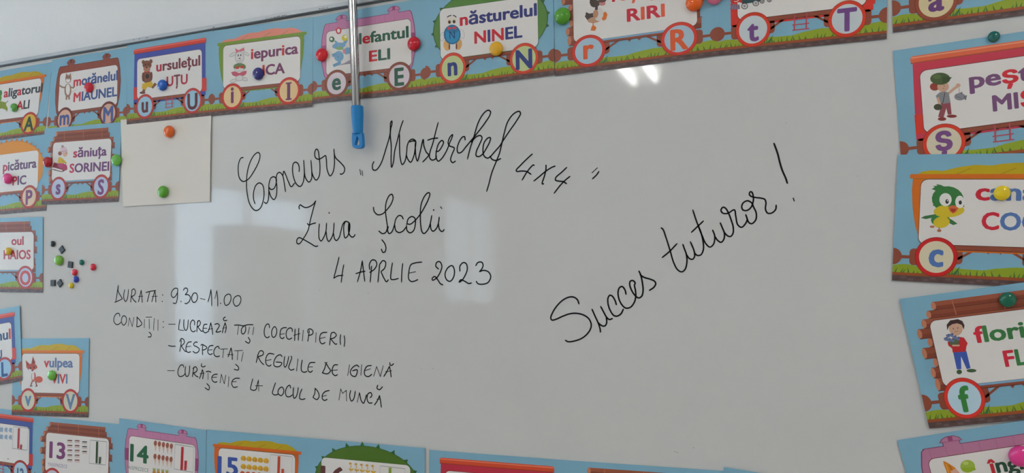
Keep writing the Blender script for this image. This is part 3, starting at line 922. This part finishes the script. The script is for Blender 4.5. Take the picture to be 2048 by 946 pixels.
c = acard([(1432,-107),(1776,-166),(1773,78.6),(1436.5,112)], 1.2, 'card with a red wagon and a small steam train, purple wheel letters t and T', True)
body(c, 'box', (206, 52, 40), (214, 96, 60), (206, 52, 40))
wheels(c, 't', 'T', (190, 198, 202), (206, 58, 36), (112, 70, 130))
words(c, '^trenul', '^TI^TI', [(112, 70, 130), (196, 40, 52)], (1540, 1690), (1570, 1650), b1=.34, b2=.53)
p = Pic(c, 1420, 0, 5.535)
p.poly([(350,-60),(640,-60),(655,-10),(570,20),(440,40),(360,52),(346,20)], (44, 74, 78)).poly([(236,-40),(352,-40),(358,44),(330,30),(245,40),(222,14),(262,8)], (190, 44, 42))
p.line([(270,24),(300,22),(318,8)], 7, (214, 208, 200)).poly([(246,50),(328,58),(334,104),(282,112),(220,108)], (134, 112, 134))
for i in range(4):
    p.line([(252 + i * 22, 56), (236 + i * 27, 108)], 3, (88, 70, 90))
for (x, y, r) in ((384, 74, 38), (508, 42, 36), (578, 22, 26), (657, 8, 26)):
    p.ring(x, y, r, r * .92, 8, (72, 70, 74))
    for a in range(4):
        an = a * math.pi / 4 + .3
        p.line([(x - r * .8 * math.cos(an), y - r * .75 * math.sin(an)), (x + r * .8 * math.cos(an), y + r * .75 * math.sin(an))], 4, (96, 94, 96))
p.done('printed_train')

c = acard([(1780,-180),(2206,-262),(2206,10),(1785.4,66)], 1, 'card at the top right corner, wheel letter a on a cream disc')
body(c, 'barrel', (150, 84, 62), None, (110, 56, 44))
wheels(c, 'a', 'A', (208, 192, 150), (146, 72, 50), (104, 60, 116))

# --- right column
c = acard([(1785.8,102.3),(2205,40),(2225,293),(1803.8,347)], 1, 'card with a crimson wagon and a boy in a green cap holding a fish', True)
body(c, 'box', (194, 58, 78), (216, 100, 66), (208, 58, 44))
wheels(c, 'ș', 'Ș', (206, 196, 172), (206, 60, 40), (120, 76, 128), only=0)
words(c, 'pe^ștele', 'MI^ȘU', [(118, 78, 118), (204, 44, 56)], (1940.5, 2142), (1987, 2112), b1=.392, b2=.60, cap=.135, cap2=.13)
p = Pic(c, 1780, 60, 3.784)
SK = (198, 158, 134)
p.ell(336, 432, 36, 30, (150, 64, 52)).ell(400, 432, 44, 40, SK).line([(446,478),(482,448),(516,424)], 20, SK).ell(514, 422, 18, 15, SK)
p.poly([(390,556),(455,552),(464,640),(436,644),(424,594),(404,664),(362,662)], (140, 72, 80)).ell(392, 676, 32, 14, (132, 52, 48)).ell(466, 655, 38, 12, (132, 52, 48))
p.poly([(343,502),(374,474),(410,468),(442,476),(456,552),(400,562),(376,556),(362,530)], (132, 132, 136)).line([(360,520),(372,558)], 20, SK)
p.ell(360, 586, 31, 24, (70, 74, 54)).line([(414,478),(398,552),(372,574)], 5, (74, 62, 52))
p.ell(378, 372, 76, 46, (74, 92, 54)).poly([(396,356),(468,362),(432,394),(392,412)], (62, 80, 46)).ell(352, 356, 30, 18, (92, 110, 66))
p.line([(520,440),(522,480)], 3, (150, 90, 80)).ell(526, 508, 42, 28, (132, 132, 138)).poly([(556,502),(580,496),(572,536),(556,522)], (112, 112, 120)).poly([(520,484),(542,470),(550,490)], (112, 112, 120))
p.line([(496,500),(540,524)], 4, (98, 98, 106)).ell(408, 428, 3, 4, (50, 34, 30)).line([(396,446),(408,448)], 3, (140, 70, 60)).done('printed_boy')

c = acard([(1795.7,310),(2205,305.5),(2197,582),(1783.4,561)], 2.2, 'card with an orange bucket wagon and a green and yellow bird, wheel letter c')
body(c, 'bucket', (202, 104, 28), (184, 158, 20), (146, 110, 20))
wheels(c, 'c', 'C', (206, 196, 168), (196, 34, 34), (80, 112, 170), only=0)
words(c, '^canarul', '^COCO', [(84, 116, 172), (200, 40, 58)], (1951.5, 2150), (1963, 2122), b1=.352, b2=.575, cap=.135, cap2=.135)
p = Pic(c, 1780, 300, 3.504)
GN = (54, 118, 60); YL = (204, 180, 44)
p.poly([(330,292),(300,280),(288,276),(312,262),(296,256),(330,252),(320,242),(352,246),(376,258),(380,280)], GN)
p.poly([(322,450),(286,456),(240,464),(214,478),(250,486),(290,476),(310,468)], (58, 112, 66)).poly([(396,474),(430,490),(470,518),(440,528),(408,512)], (58, 112, 66))
p.ell(350, 492, 66, 46, GN).ell(358, 508, 58, 40, YL, -8).ell(293, 539, 17, 9, (172, 110, 86)).ell(342, 566, 15, 11, (172, 110, 86)).line([(340,545),(342,562)], 7, (172, 110, 86))
p.ell(402, 348, 112, 92, GN, 6).ell(410, 428, 108, 46, YL, -4).poly([(300,395),(330,388),(405,398),(470,392),(516,402),(516,360),(300,360)], GN)
p.ell(386, 350, 43, 46, (222, 218, 214)).ell(486, 366, 32, 44, (222, 218, 214)).ell(397, 363, 12, 16, (48, 48, 50)).ell(489, 370, 11, 15, (48, 48, 50)).ell(400, 357, 4, 5, (220, 216, 212))
p.poly([(404,406),(428,390),(450,392),(476,408),(462,434),(440,448),(418,434)], (206, 102, 60)).poly([(420,412),(460,414),(452,432),(438,440),(424,430)], (172, 54, 44)).done('printed_bird')

c = acard([(1798.4,598),(2196,545),(2250,818),(1857.7,856.5)], 3, 'tilted log wagon card with a boy in red holding flowers, wheel letter f')
body(c, 'logs')
wheels(c, 'f', 'F', (178, 204, 218), (210, 54, 42), (56, 130, 62), only=0)
words(c, '^florile', '^FLORI', [(60, 120, 66), (200, 44, 62)], (1951.5, 2094), (2011, 2136), b1=.40, b2=.60)
p = Pic(c, 1780, 560, 3.153)
p.poly([(394,452),(478,446),(504,554),(480,560),(444,480),(446,560),(418,562)], (62, 88, 168)).ell(433, 578, 17, 15, (66, 92, 62)).ell(510, 570, 31, 11, (66, 92, 62))
p.poly([(360,392),(388,366),(425,356),(462,362),(486,398),(478,418),(474,450),(392,456),(388,430),(364,412)], (190, 40, 44)).line([(372,398),(430,412)], 12, (164, 34, 38))
p.ell(412, 302, 44, 50, SK).poly([(358,318),(354,282),(376,254),(404,250),(424,246),(452,258),(466,284),(462,312),(448,282),(420,272),(390,278),(368,292)], (66, 46, 44))
p.ell(396, 306, 3, 4, (50, 34, 30)).ell(424, 302, 3, 4, (50, 34, 30)).line([(404,326),(424,322)], 3, (170, 90, 80))
p.ell(402, 392, 30, 26, (92, 104, 74)).line([(392,412),(432,412)], 10, SK)
for (x, y) in ((348, 372), (362, 352), (384, 348), (402, 362), (366, 378), (424, 370), (390, 380)):
    p.ell(x, y, 14, 10, (104, 116, 156), 30, 8).ell(x + 6, y - 8, 8, 6, (82, 94, 132), 0, 8)
p.done('printed_boy')

c = acard([(1793.7,879.7),(2196,817),(2262,1060),(1860,1115)], 2, 'card with a pink barrel wagon and an ice cream cone at the bottom right corner')
body(c, 'barrel', (176, 116, 146), (146, 66, 112), (126, 66, 98))
wheels(c, 'î', 'Î', (206, 194, 200), (130, 66, 48), (24, 84, 62), only=0)
words(c, '^înghețata', None, [(44, 76, 58), (190, 44, 52)], (1980, 2165), None)
p = Pic(c, 1780, 830, 7.642)
p.poly([(806,694),(862,716),(985,795),(1040,860),(1130,1000),(900,1000),(856,850),(820,760)], (206, 126, 32)).line([(850,745),(900,900)], 14, (226, 160, 60)).line([(900,760),(960,860)], 14, (170, 88, 30))
p.poly([(920,850),(1000,812),(1060,880),(1140,1000),(960,1000)], (206, 158, 142)).ell(1180, 778, 112, 98, (152, 174, 66)).poly([(1075,800),(1110,846),(1180,866),(1250,850),(1306,830),(1290,790)], (140, 166, 44))
p.ell(1150, 730, 44, 26, (176, 194, 104)).done('printed_ice_cream')

# --- left column
c = acard([(-50,288),(97,268),(93,421),(-56,434)], 0.5, 'card with an orange spiky wagon at the left edge, purple wheel letter P')
body(c, 'hedge', (212, 136, 34), (196, 112, 28))
wheels(c, 'p', 'P', (214, 186, 156), (174, 52, 40), (118, 60, 108))
words(c, '^picătura', '^PIC', [(96, 62, 100), (180, 44, 70)], (7.5, 73.5), (26.5, 53), b1=.42, b2=.625)

c = acard([(91,257.5),(245,244.5),(238,403.5),(84.6,409.5)], 1.6, 'log wagon card with a child on a sledge, wheel letters s and S')
body(c, 'logs')
wheels(c, 's', 'S', (180, 190, 212), (176, 52, 46), (116, 62, 118))
words(c, '^săniuța', '^SORINEI', [(108, 62, 110), (186, 44, 80)], (149, 214.5), (141.5, 219.5), b1=.405, b2=.60, cap=.118, cap2=.118)
p = Pic(c, 0, 240, 4.73)
p.poly([(504,448),(522,404),(642,432),(648,462),(606,492),(516,470)], (128, 44, 56)).line([(508,456),(596,480)], 14, (216, 212, 208)).line([(506,470),(590,492),(644,470)], 5, (80, 40, 46))
p.ell(592, 432, 38, 26, (176, 64, 112), 12).ell(622, 448, 24, 30, (166, 54, 88)).poly([(568,350),(602,364),(640,404),(600,412),(552,410)], (200, 172, 50))
p.line([(600,384),(636,412)], 14, (186, 156, 44)).ell(578, 318, 18, 20, (136, 74, 60)).ell(626, 318, 24, 32, (206, 164, 142)).ell(612, 282, 32, 30, (208, 184, 190)).ell(602, 252, 12, 12, (160, 130, 136)).line([(588,304),(644,292)], 10, (190, 150, 158)).ell(638, 314, 3, 5, (60, 36, 34)).done('printed_sledge')

c = acard([(-62,438),(87,433.7),(86.7,585.3),(-62,583)], 1, 'card with a log wagon at the left edge, wheel letter O inside a red ring')
body(c, 'logs')
wheels(c, 'o', 'O', (184, 192, 212), (182, 66, 62), (190, 74, 68))
words(c, 'oul', 'HAIOS', [(176, 52, 66)], (25, 48.5), (9.5, 62.5), b1=.365, b2=.555, cap=.118, cap2=.125)

c = acard([(28,677),(179.6,676),(177.6,834.6),(24.9,829.6)], 1.2, 'card with an orange bucket wagon and a red fox, blue wheel letters v and V')
body(c, 'bucket', (210, 112, 40), (190, 160, 22), (150, 100, 20))
wheels(c, 'v', 'V', (198, 194, 172), (182, 50, 46), (92, 122, 160))
words(c, '^vulpea', '^VI^VI', [(94, 116, 160), (194, 56, 58)], (90, 147), (105, 136), b1=.37, b2=.575)
p = Pic(c, 0, 600, 3.942)
FX = (172, 70, 52)
p.ell(314, 626, 30, 26, (198, 88, 60)).line([(262,640),(250,674)], 9, (128, 60, 54)).line([(288,640),(296,674)], 9, (128, 60, 54)).line([(244,680),(262,676)], 6, (90, 46, 44)).line([(286,680),(302,676)], 6, (90, 46, 44)).ell(272, 604, 18, 40, (186, 92, 72)).ell(268, 600, 10, 30, (214, 208, 206))
p.poly([(210,474),(240,502),(238,532),(216,536)], FX).poly([(267,442),(286,492),(278,522),(250,520)], FX).poly([(216,488),(232,506),(230,526)], (96, 50, 48)).poly([(268,462),(278,494),(262,512)], (96, 50, 48))
p.ell(262, 532, 40, 32, FX).poly([(218,560),(240,540),(268,556),(300,536),(306,552),(276,574),(246,578)], (216, 210, 208)).ell(246, 536, 5, 8, (40, 30, 30)).ell(276, 530, 5, 8, (40, 30, 30)).ell(262, 556, 6, 5, (36, 26, 26)).done('printed_fox')

c = acard([(-105,638),(41.9,611.4),(47,761),(-100,787)], 2.6, 'blue and red wagon card at the left edge, wheel letter L')
body(c, 'box', (56, 74, 148), (204, 62, 48), (204, 60, 52))
wheels(c, 'l', 'L', (150, 188, 214), (180, 60, 58), (30, 74, 128))
words(c, 'leonu^l', 'LILU', [(44, 72, 118), (190, 60, 66)], (-32, 24), (-24, 7), b1=.415, b2=.66, cap=.14)

# --- bottom row of number cards


def ncard(corners, level, label, ladder=False):
    c = Card(corners, level, 'number_card', label, 'card', NG)
    scenery(c, ladder)
    return c


def bars(p, col, box, tens, ones, w):
    """the boxed pair of counting bars"""
    tl, tr, br, bl = box
    p.line([tl, tr], 5, (70, 74, 90)).line([bl, br], 5, (70, 74, 90)).line([tl, bl], 3, (150, 152, 164)).line([tr, br], 3, (150, 152, 164))
    dk = tuple(int(v * .7) for v in col)
    p.line(tens, w, col).line(ones, w, col)
    for (a, b_), n in ((tens, 10), (ones, 3)):
        for i in range(1, n):
            t = i / n
            x, y = a[0] + (b_[0] - a[0]) * t, a[1] + (b_[1] - a[1]) * t
            p.line([(x - w * .42, y), (x + w * .42, y + w * .06)], w * .09, dk)


c = ncard([(-68,808),(78,827),(76,979),(-72,955)], .4, 'number card in the bottom left corner, blue and red wagon, wheel number 12', True)
body(c, 'box', (64, 84, 152), (200, 66, 50), (200, 50, 46))
wheels(c, '', '12', (168, 196, 212), (170, 46, 44), (70, 96, 130))
p = Pic(c, 0, 810, 6.958)
for r in range(2):
    for x in (-60, 0, 30, 92, 154):
        y = 335 + r * 100 + x * .06
        p.ell(x, y, 22, 30, (140, 160, 182), 20).poly([(x + 8, y + 10), (x + 26, y + 36), (x - 4, y + 36)], (140, 160, 182))
bars(p, (172, 56, 62), ((196,298),(405,322),(388,628),(180,602)), ((272,330),(262,595)), ((304,556),(300,604)), 27)
p.line([(112,747),(134,748)], 8, (80, 84, 94)).done('printed_counting_picture')

c = ncard([(75,832.5),(240,848),(236.5,1008),(70,985)], .8, 'number card with a brown log wagon, showing 13')
body(c, 'logs')
wheels(c, '13', '13', (190, 194, 206), (180, 48, 46), (110, 60, 110))
lettering(c, '13', [(124, 62, 112)], c.U(101, .5), c.U(130.5, .5), .515, .215, name='printed_number')
lettering(c, 'TREISPREZECE', [(150, 136, 166)], c.U(97, .6), c.U(136, .6), .628, .045, name='printed_caption', bold=.0)
p = Pic(c, 0, 810, 6.958)
for ci, (x, nr) in enumerate(((980, 5), (1082, 5), (1186, 3))):
    for r in range(nr):
        y = 490 + r * 67 + (0, 4, 20)[ci] - ci * 1
        col = ((96, 52, 44), (120, 66, 54), (44, 46, 44))[ci]
        p.poly([(x - 36, y + 8), (x - 26, y - 6), (x + 32, y - 4), (x + 40, y + 8), (x + 20, y + 12)], col).poly([(x - 38, y + 16), (x + 34, y + 20), (x + 40, y + 36), (x - 30, y + 32)], (198, 176, 170))
bars(p, (54, 78, 50), ((1268,488),(1500,508),(1484,832),(1252,808)), ((1363,515),(1355,800)), ((1404,728),(1398,806)), 28)
p.done('printed_counting_picture')

c = ncard([(240,836),(414.4,860),(411,1029),(236,998)], 1.3, 'number card with a pink barrel wagon, showing 14')
body(c, 'barrel', (186, 122, 158), (146, 62, 112), (122, 62, 98))
wheels(c, '14', '14', (206, 194, 200), (130, 66, 48), (24, 84, 62))
lettering(c, '14', [(34, 96, 62)], c.U(263, .5), c.U(297, .5), .50, .215, name='printed_number')
lettering(c, 'PAISPREZECE', [(120, 136, 128)], c.U(255, .6), c.U(299, .6), .605, .045, name='printed_caption', bold=.0)
p = Pic(c, 230, 820, 7.51)
for r in range(2):
    for i in range(5):
        x, y = 620 + i * 60 - r * 5, 495 + r * 198 + i * 11
        p.poly([(x - 17, y + 25), (x + 19, y + 25), (x + 3, y + 135)], (206, 168, 148)).ell(x, y, 24, 40, (156, 84, 62), 4)
for i in range(4):
    x, y = 602 + i * 64, 890 + i * 9
    p.poly([(x - 22, y + 10), (x - 14, y - 30), (x, y), (x + 14, y - 30), (x + 22, y + 10)], (150, 164, 60)).ell(x, y + 50, 24, 40, (190, 130, 50))
bars(p, (186, 32, 46), ((916,512),(1196,554),(1186,932),(902,880)), ((1027,562),(1014,885)), ((1077,768),(1070,890)), 36)
p.done('printed_counting_picture')

c = ncard([(415.6,858.5),(617,875.9),(615,1057),(412,1035)], 1.8, 'number card with an orange bucket wagon, showing 15')
body(c, 'bucket', (204, 92, 24), (176, 150, 14), (140, 96, 20))
wheels(c, '15', '15', (206, 196, 168), (196, 34, 34), (60, 88, 160))
lettering(c, '15', [(52, 80, 158)], c.U(438.5, .4), c.U(476.5, .4), .495, .215, name='printed_number')
p = Pic(c, 410, 840, 8.923)
for r in range(2):
    for i in range(5):
        x, y = 702 + i * 101, 678 + r * 145 + i * 11
        p.ell(x, y, 48, 46, (206, 166, 44)).ell(x + 22, y + 14, 26, 34, (200, 140, 44)).ell(x - 26, y + 12, 16, 22, (190, 150, 36))
for i in range(4):
    p.ell(685 + i * 100, 955 + i * 8, 44, 50, (196, 84, 50))
bars(p, (196, 70, 44), ((1186,612),(1578,650),(1560,1100),(1170,1060)), ((1340,655),(1325,1060)), ((1406,880),(1396,1060)), 46)
p.done('printed_counting_picture')

c = ncard([(617.2,875.5),(851,895.5),(850,1085),(615,1057)], 2.2, 'number card with a round green bush wagon, showing 16')
body(c, 'hedge', (74, 108, 32), (48, 94, 48))
wheels(c, '16', '16', (184, 194, 138), (204, 66, 44), (92, 50, 50))
lettering(c, '16', [(96, 52, 52)], c.U(645, .4), c.U(690.5, .4), .495, .215, name='printed_number')
p = Pic(c, 610, 850, 7.585)
for i in range(5):
    x, y = 712 + i * 84, 580 + i * 9
    p.ell(x - 8, y, 20, 17, (196, 150, 66)).poly([(x - 32, y), (x - 14, y - 8), (x - 14, y + 6)], (190, 110, 60)).line([(x - 2, y + 10), (x, y + 60)], 13, (206, 172, 100))
    p.poly([(x - 32, y + 66), (x + 14, y + 82), (x + 44, y + 70), (x + 30, y + 104), (x - 8, y + 112), (x - 28, y + 92)], (206, 160, 56)).line([(x, y + 110), (x, y + 134)], 5, (176, 96, 60))
bars(p, (134, 156, 50), ((1155,612),(1532,658),(1520,1100),(1142,1050)), ((1306,652),(1296,1050)), ((1370,880),(1362,1050)), 42)
p.done('printed_counting_picture')

c = ncard([(859,899.4),(1128,919.5),(1127,1130),(858,1096)], 1, 'number card with a crimson wagon, cut off by the bottom edge')
body(c, 'box', (186, 44, 66), (206, 74, 44), (200, 50, 40))
wheels(c, '17', '17', (190, 198, 202), (206, 58, 36), (112, 70, 130))
c = ncard([(1128,919.5),(1448,941.3),(1447,1163),(1127,1130)], 1.2, 'number card with a log wagon, mostly below the bottom edge')
body(c, 'logs')
wheels(c, '18', '18', (190, 194, 206), (180, 48, 46), (110, 60, 110))
c = ncard([(1447.8,933.2),(1770,985),(1765,1220),(1440,1163)], 2.2, 'number card of which only a blue top corner shows, right of the log wagon card')
body(c, 'bucket', (204, 92, 24), (176, 150, 14), (140, 96, 20))
wheels(c, '19', '19', (206, 196, 168), (196, 34, 34), (60, 88, 160))

# blank sheet
s = MB()
q = [un(*v) for v in ((243, 240), (424.5, 222), (421.5, 403.5), (248, 413.4))]
sy = -0.0004 - LEV * 1.9
N = 8
pts = []
for j in range(N + 1):
    for i in range(N + 1):
        u, v = i / N, j / N
        pp = q[0].lerp(q[1], u).lerp(q[3].lerp(q[2], u), v)
        lift = 0.0035 * max(0, u - .8) / .2 * (1 - v) * 1.0 + 0.003 * max(0, .25 - u) * v
        pts.append((pp.x, sy - lift * .6 * (1 if v > .15 else 0.2), pp.z))
PAPER = mat((192, 187, 180), rough=0.7, spec=0.3)
root = empty('blank_sheet', (q[3].x, sy, q[3].z), 'blank cream sheet of paper held by an orange and a green magnet', 'paper')
s.add(pts, [(j * (N + 1) + i, (j + 1) * (N + 1) + i, (j + 1) * (N + 1) + i + 1, j * (N + 1) + i + 1) for j in range(N) for i in range(N)], PAPER)
s.build('paper_sheet', root, at=(q[3].x, sy, q[3].z))

# ---------------------------------------------------------------- magnets
MESHES = {}


def magnet(px, py, d_px, col, lev, label, group='round magnets on the whiteboard', rim=True):
    sv = 970.0 * (px + 2700.0) / 3724.0
    r = d_px / sv / 2.0
    yb = -0.0004 - LEV * lev - (0.0011 if lev > 0 else 0.0)
    c0 = un(px, py, yb - r * .4)
    root = empty('round_magnet', (c0.x, yb, c0.z), label, 'magnet', group)
    key = (round(r, 4), col)
    if key not in MESHES:
        prof = [(.90, 0), (.97, .10), (1.0, .28), (.985, .42), (.93, .56), (.83, .69), (.68, .80), (.48, .88), (.25, .925), (0, .94)]
        n = 28
        v, f = [], []
        for (rr, hh) in prof[:-1]:
            for k in range(n):
                a = 2 * math.pi * k / n
                v.append((r * rr * math.cos(a), -hh * r * .92, r * rr * math.sin(a)))
        v.append((0, -prof[-1][1] * r * .92, 0))
        for j in range(len(prof) - 2):
            for k in range(n):
                f.append((j * n + k, j * n + (k + 1) % n, (j + 1) * n + (k + 1) % n, (j + 1) * n + k))
        t = len(v) - 1
        for k in range(n):
            f.append(((len(prof) - 2) * n + k, (len(prof) - 2) * n + (k + 1) % n, t))
        me = bpy.data.meshes.new('plastic_cap')
        me.from_pydata(v, [], f)
        me.materials.append(mat(tuple(int(v * .93) for v in col), rough=0.08, spec=0.6))
        me.polygons.foreach_set('use_smooth', [True] * len(f))
        dk = bpy.data.meshes.new('magnet_disc')
        n = 20
        v = [(r * .8 * math.cos(2 * math.pi * k / n), y_, r * .8 * math.sin(2 * math.pi * k / n)) for y_ in (0, -r * .1) for k in range(n)]
        dk.from_pydata(v, [], [tuple(range(n)), tuple(range(n, 2 * n))] + [(k, (k + 1) % n, n + (k + 1) % n, n + k) for k in range(n)])
        dk.materials.append(mat((52, 52, 54), rough=.6))
        MESHES[key] = (me, dk)
    for nm, me in zip(('plastic_cap', 'magnet_disc'), MESHES[key]):
        o = bpy.data.objects.new(nm, me)
        COL.objects.link(o)
        o.parent = root


GRN = (96, 168, 44); DG = (14, 92, 74); PINK = (208, 58, 124)
magnet(27, 215, 17, (84, 152, 62), 0.1, 'green round magnet on the alligator card')
magnet(176.5, 174.6, 20.5, (196, 24, 48), 1, 'red round magnet on the cat card')
magnet(323.8, 170, 22, (24, 88, 176), 2, 'bright blue round magnet by the foot of the bear')
magnet(515.3, 147, 24.5, (48, 44, 116), 2.3, 'dark blue round magnet on the rabbit card')
magnet(642.6, 109.3, 26, (204, 16, 34), 2, 'red round magnet left of the metal pole, beside the elephant')
magnet(827, 87, 28, (186, 14, 36), 2, 'dark red round magnet at the right side of the elephant card')
magnet(991.6, 97, 28, (224, 160, 24), 2.3, 'yellow orange round magnet on the bush wagon card')
magnet(1124.3, 31.4, 33, (76, 148, 32), 1.6, 'green round magnet at the left side of the duck card')
magnet(1388.3, 4.5, 34, (226, 88, 20), 1.6, 'orange round magnet at the top edge, beside the duck card word')
magnet(1429, -8, 32, (196, 100, 130), 1.2, 'pale pink round magnet at the top edge between duck and train cards')
magnet(13.7, 357, 21.5, PINK, 0.5, 'pink round magnet on the orange spiky wagon card')
magnet(93.7, 324, 21, (166, 16, 34), 1.6, 'dark red round magnet between the spiky wagon card and the sledge card')
magnet(231.5, 320, 23, (100, 172, 68), 1.6, 'light green round magnet on the right edge of the sledge card')
magnet(336.8, 263, 24, (232, 92, 26), 1.9, 'orange round magnet on the blank paper sheet')
magnet(325, 383.4, 24, (84, 156, 40), 1.9, 'green round magnet near the foot of the blank paper sheet')
magnet(16, 502.5, 15.5, (204, 170, 44), 1, 'yellow magnet on the log wagon card at the left edge')
magnet(102.5, 751, 20, (104, 176, 66), 1.2, 'light green round magnet on the fox card')
magnet(1988.2, 72.7, 21.5, (6, 92, 86), 1, 'dark green magnet above the boy with the fish')
magnet(2004.6, 386, 29.5, (212, 184, 24), 2.2, 'yellow round magnet on the bird card')
magnet(2016.3, 599.6, 30, (12, 96, 72), 3, 'dark green magnet on the tilted flower boy card')
magnet(2042, 913, 42, (206, 52, 128), 2, 'large pink round magnet in the bottom right corner')
SPG = 'spare magnets stuck on the bare board at the left'
magnet(104.7, 487.7, 12, (40, 42, 46), 0, 'small black round magnet, topmost of the spare magnets', SPG)
magnet(116.3, 520.8, 20.5, (104, 166, 44), 0, 'green round magnet, largest of the spare magnets', SPG)
magnet(162.4, 524.7, 11.5, (12, 106, 88), 0, 'small dark green magnet among the spare magnets', SPG)
magnet(185.2, 534.2, 14, (202, 34, 54), 0, 'red magnet standing apart, rightmost of the spare magnets', SPG)
magnet(148, 544.7, 13.5, (204, 36, 58), 0, 'red magnet touching the small blue one among the spare magnets', SPG)
magnet(151, 558.7, 13.5, (34, 56, 156), 0, 'small blue magnet under a red one among the spare magnets', SPG)
magnet(141.4, 571.2, 11.5, (214, 186, 24), 0, 'small yellow magnet, lowest of the spare magnets', SPG)
for (x, y, d, a, lb) in [(125, 499.3, .0145, 38, 'dark square magnet, tilted, right of the small black magnet'),
                         (142, 529.5, .0145, -8, 'dark square magnet just above the red and blue magnets'),
                         (107.4, 565.9, .0145, 0, 'dark square magnet standing upright at the lower left of the spare magnets'),
                         (121.3, 566.5, .0145, 40, 'dark square magnet, tilted, beside the lowest upright square')]:
    v = un(x, y)
    s = MB()
    h = d / 2 + .001
    ca, sa = math.cos(math.radians(a)), math.sin(math.radians(a))
    e = .0008
    pts = []
    for (hh, yy) in ((h, -.0002), (h, -.003), (h - e, -.0038)):
        for (i, j) in ((-1, -1), (1, -1), (1, 1), (-1, 1)):
            pts.append((v.x + hh * (i * ca - j * sa), yy, v.z + hh * (i * sa + j * ca)))
    s.add(pts, [(0, 3, 2, 1), (8, 9, 10, 11)] + [(4 * l + k, 4 * l + (k + 1) % 4, 4 * l + 4 + (k + 1) % 4, 4 * l + 4 + k) for l in (0, 1) for k in range(4)], mat((46, 49, 54), rough=.5))
    o = s.build('square_magnet', at=(v.x, 0, v.z))
    tag(o, lb, 'magnet', SPG)

# ---------------------------------------------------------------- the pole with the blue grip
STEEL = mat((176, 174, 175), rough=0.13, metal=1.0, raw=True)
BLUE = mat((4, 108, 168), rough=0.42, spec=0.5, bump=.05, bscale=300)


def tube(mb, A_, B_, profile, m, n=28):
    """surface of revolution from A_ to B_; profile: (t along, radius)"""
    A_, B_ = Vector(A_), Vector(B_)
    d = (B_ - A_)
    ax = d.normalized()
    e1 = ax.cross(Vector((0, 1, 0))).normalized()
    e2 = ax.cross(e1)
    pts = []
    for (t, r) in profile:
        for k in range(n):
            a = 2 * math.pi * k / n
            pts.append(A_ + d * t + e1 * r * math.cos(a) + e2 * r * math.sin(a))
    f = [(j * n + k, j * n + (k + 1) % n, (j + 1) * n + (k + 1) % n, (j + 1) * n + k) for j in range(len(profile) - 1) for k in range(n)]
    mb.add(pts, f, m)


P0 = un(705.0, 0, -0.031)
P1 = un(713.0, 214.5, -0.024)
d = P0 - P1
TOP = P1 + d * 4.2
pole = empty('telescopic_pole', tuple(P1), 'shiny steel pole with a blue grip hanging in front of the elephant card', 'pole')
m_ = MB()
tube(m_, P1, TOP, [(0, .0099), (1, .0099)], STEEL, 36)
m_.build('steel_tube', pole, smooth=True, at=P1)
g1 = un(716.0, 268, -0.022)
g0 = un(714.3, 212.5, -0.024)
m_ = MB()
tube(m_, g0, g1, [(0, .0095), (0, .0125), (.03, .0135), (.3, .0135), (.93, .0112), (1.0, .0105), (1.0, 0)], BLUE, 32)
m_.build('plastic_grip', pole, smooth=False, at=P1)
# hanging loop
yb = -0.022
outer = [(706.8, 266), (706.5, 280), (707.2, 292), (709.5, 296), (714, 297), (722, 296.6), (726, 294.5), (727.2, 290), (726.8, 280), (725.6, 266)]
inner = [(715.4, 274), (713.5, 282), (711.8, 289.5), (712.8, 291), (719.5, 290.8), (721.2, 289.6), (720.0, 282), (718.2, 274), (717.6, 273), (716.2, 273)]
m_ = MB()
n = len(outer)
# pair outer / inner rings by index (reorder the inner one to run the same way round)
inner = [(715.4, 274), (713.6, 282), (712.2, 288), (712.4, 290.6), (714.2, 291), (718.4, 290.8), (720.6, 290.2), (721.0, 287.5), (720.0, 281), (718.4, 274)]
v = []
for yy in (yb - .005, yb + .005):
    v += [Vector((un(a, c_).x, yy, un(a, c_).z)) for (a, c_) in outer] + [Vector((un(a, c_).x, yy, un(a, c_).z)) for (a, c_) in inner]
shift = un(716, 280, yb) - un(716, 280, 0)
v = [p_ + Vector((shift.x, 0, shift.z)) for p_ in v]
f = []
for i in range(n):
    j = (i + 1) % n
    f.append((i, j, n + j, n + i))
    f.append((2 * n + i, 3 * n + i, 3 * n + j, 2 * n + j))
    f.append((i, 2 * n + i, 2 * n + j, j))
    f.append((n + i, n + j, 3 * n + j, 3 * n + i))
m_.add(v, f, BLUE)
m_.build('hanging_loop', pole, at=P1)
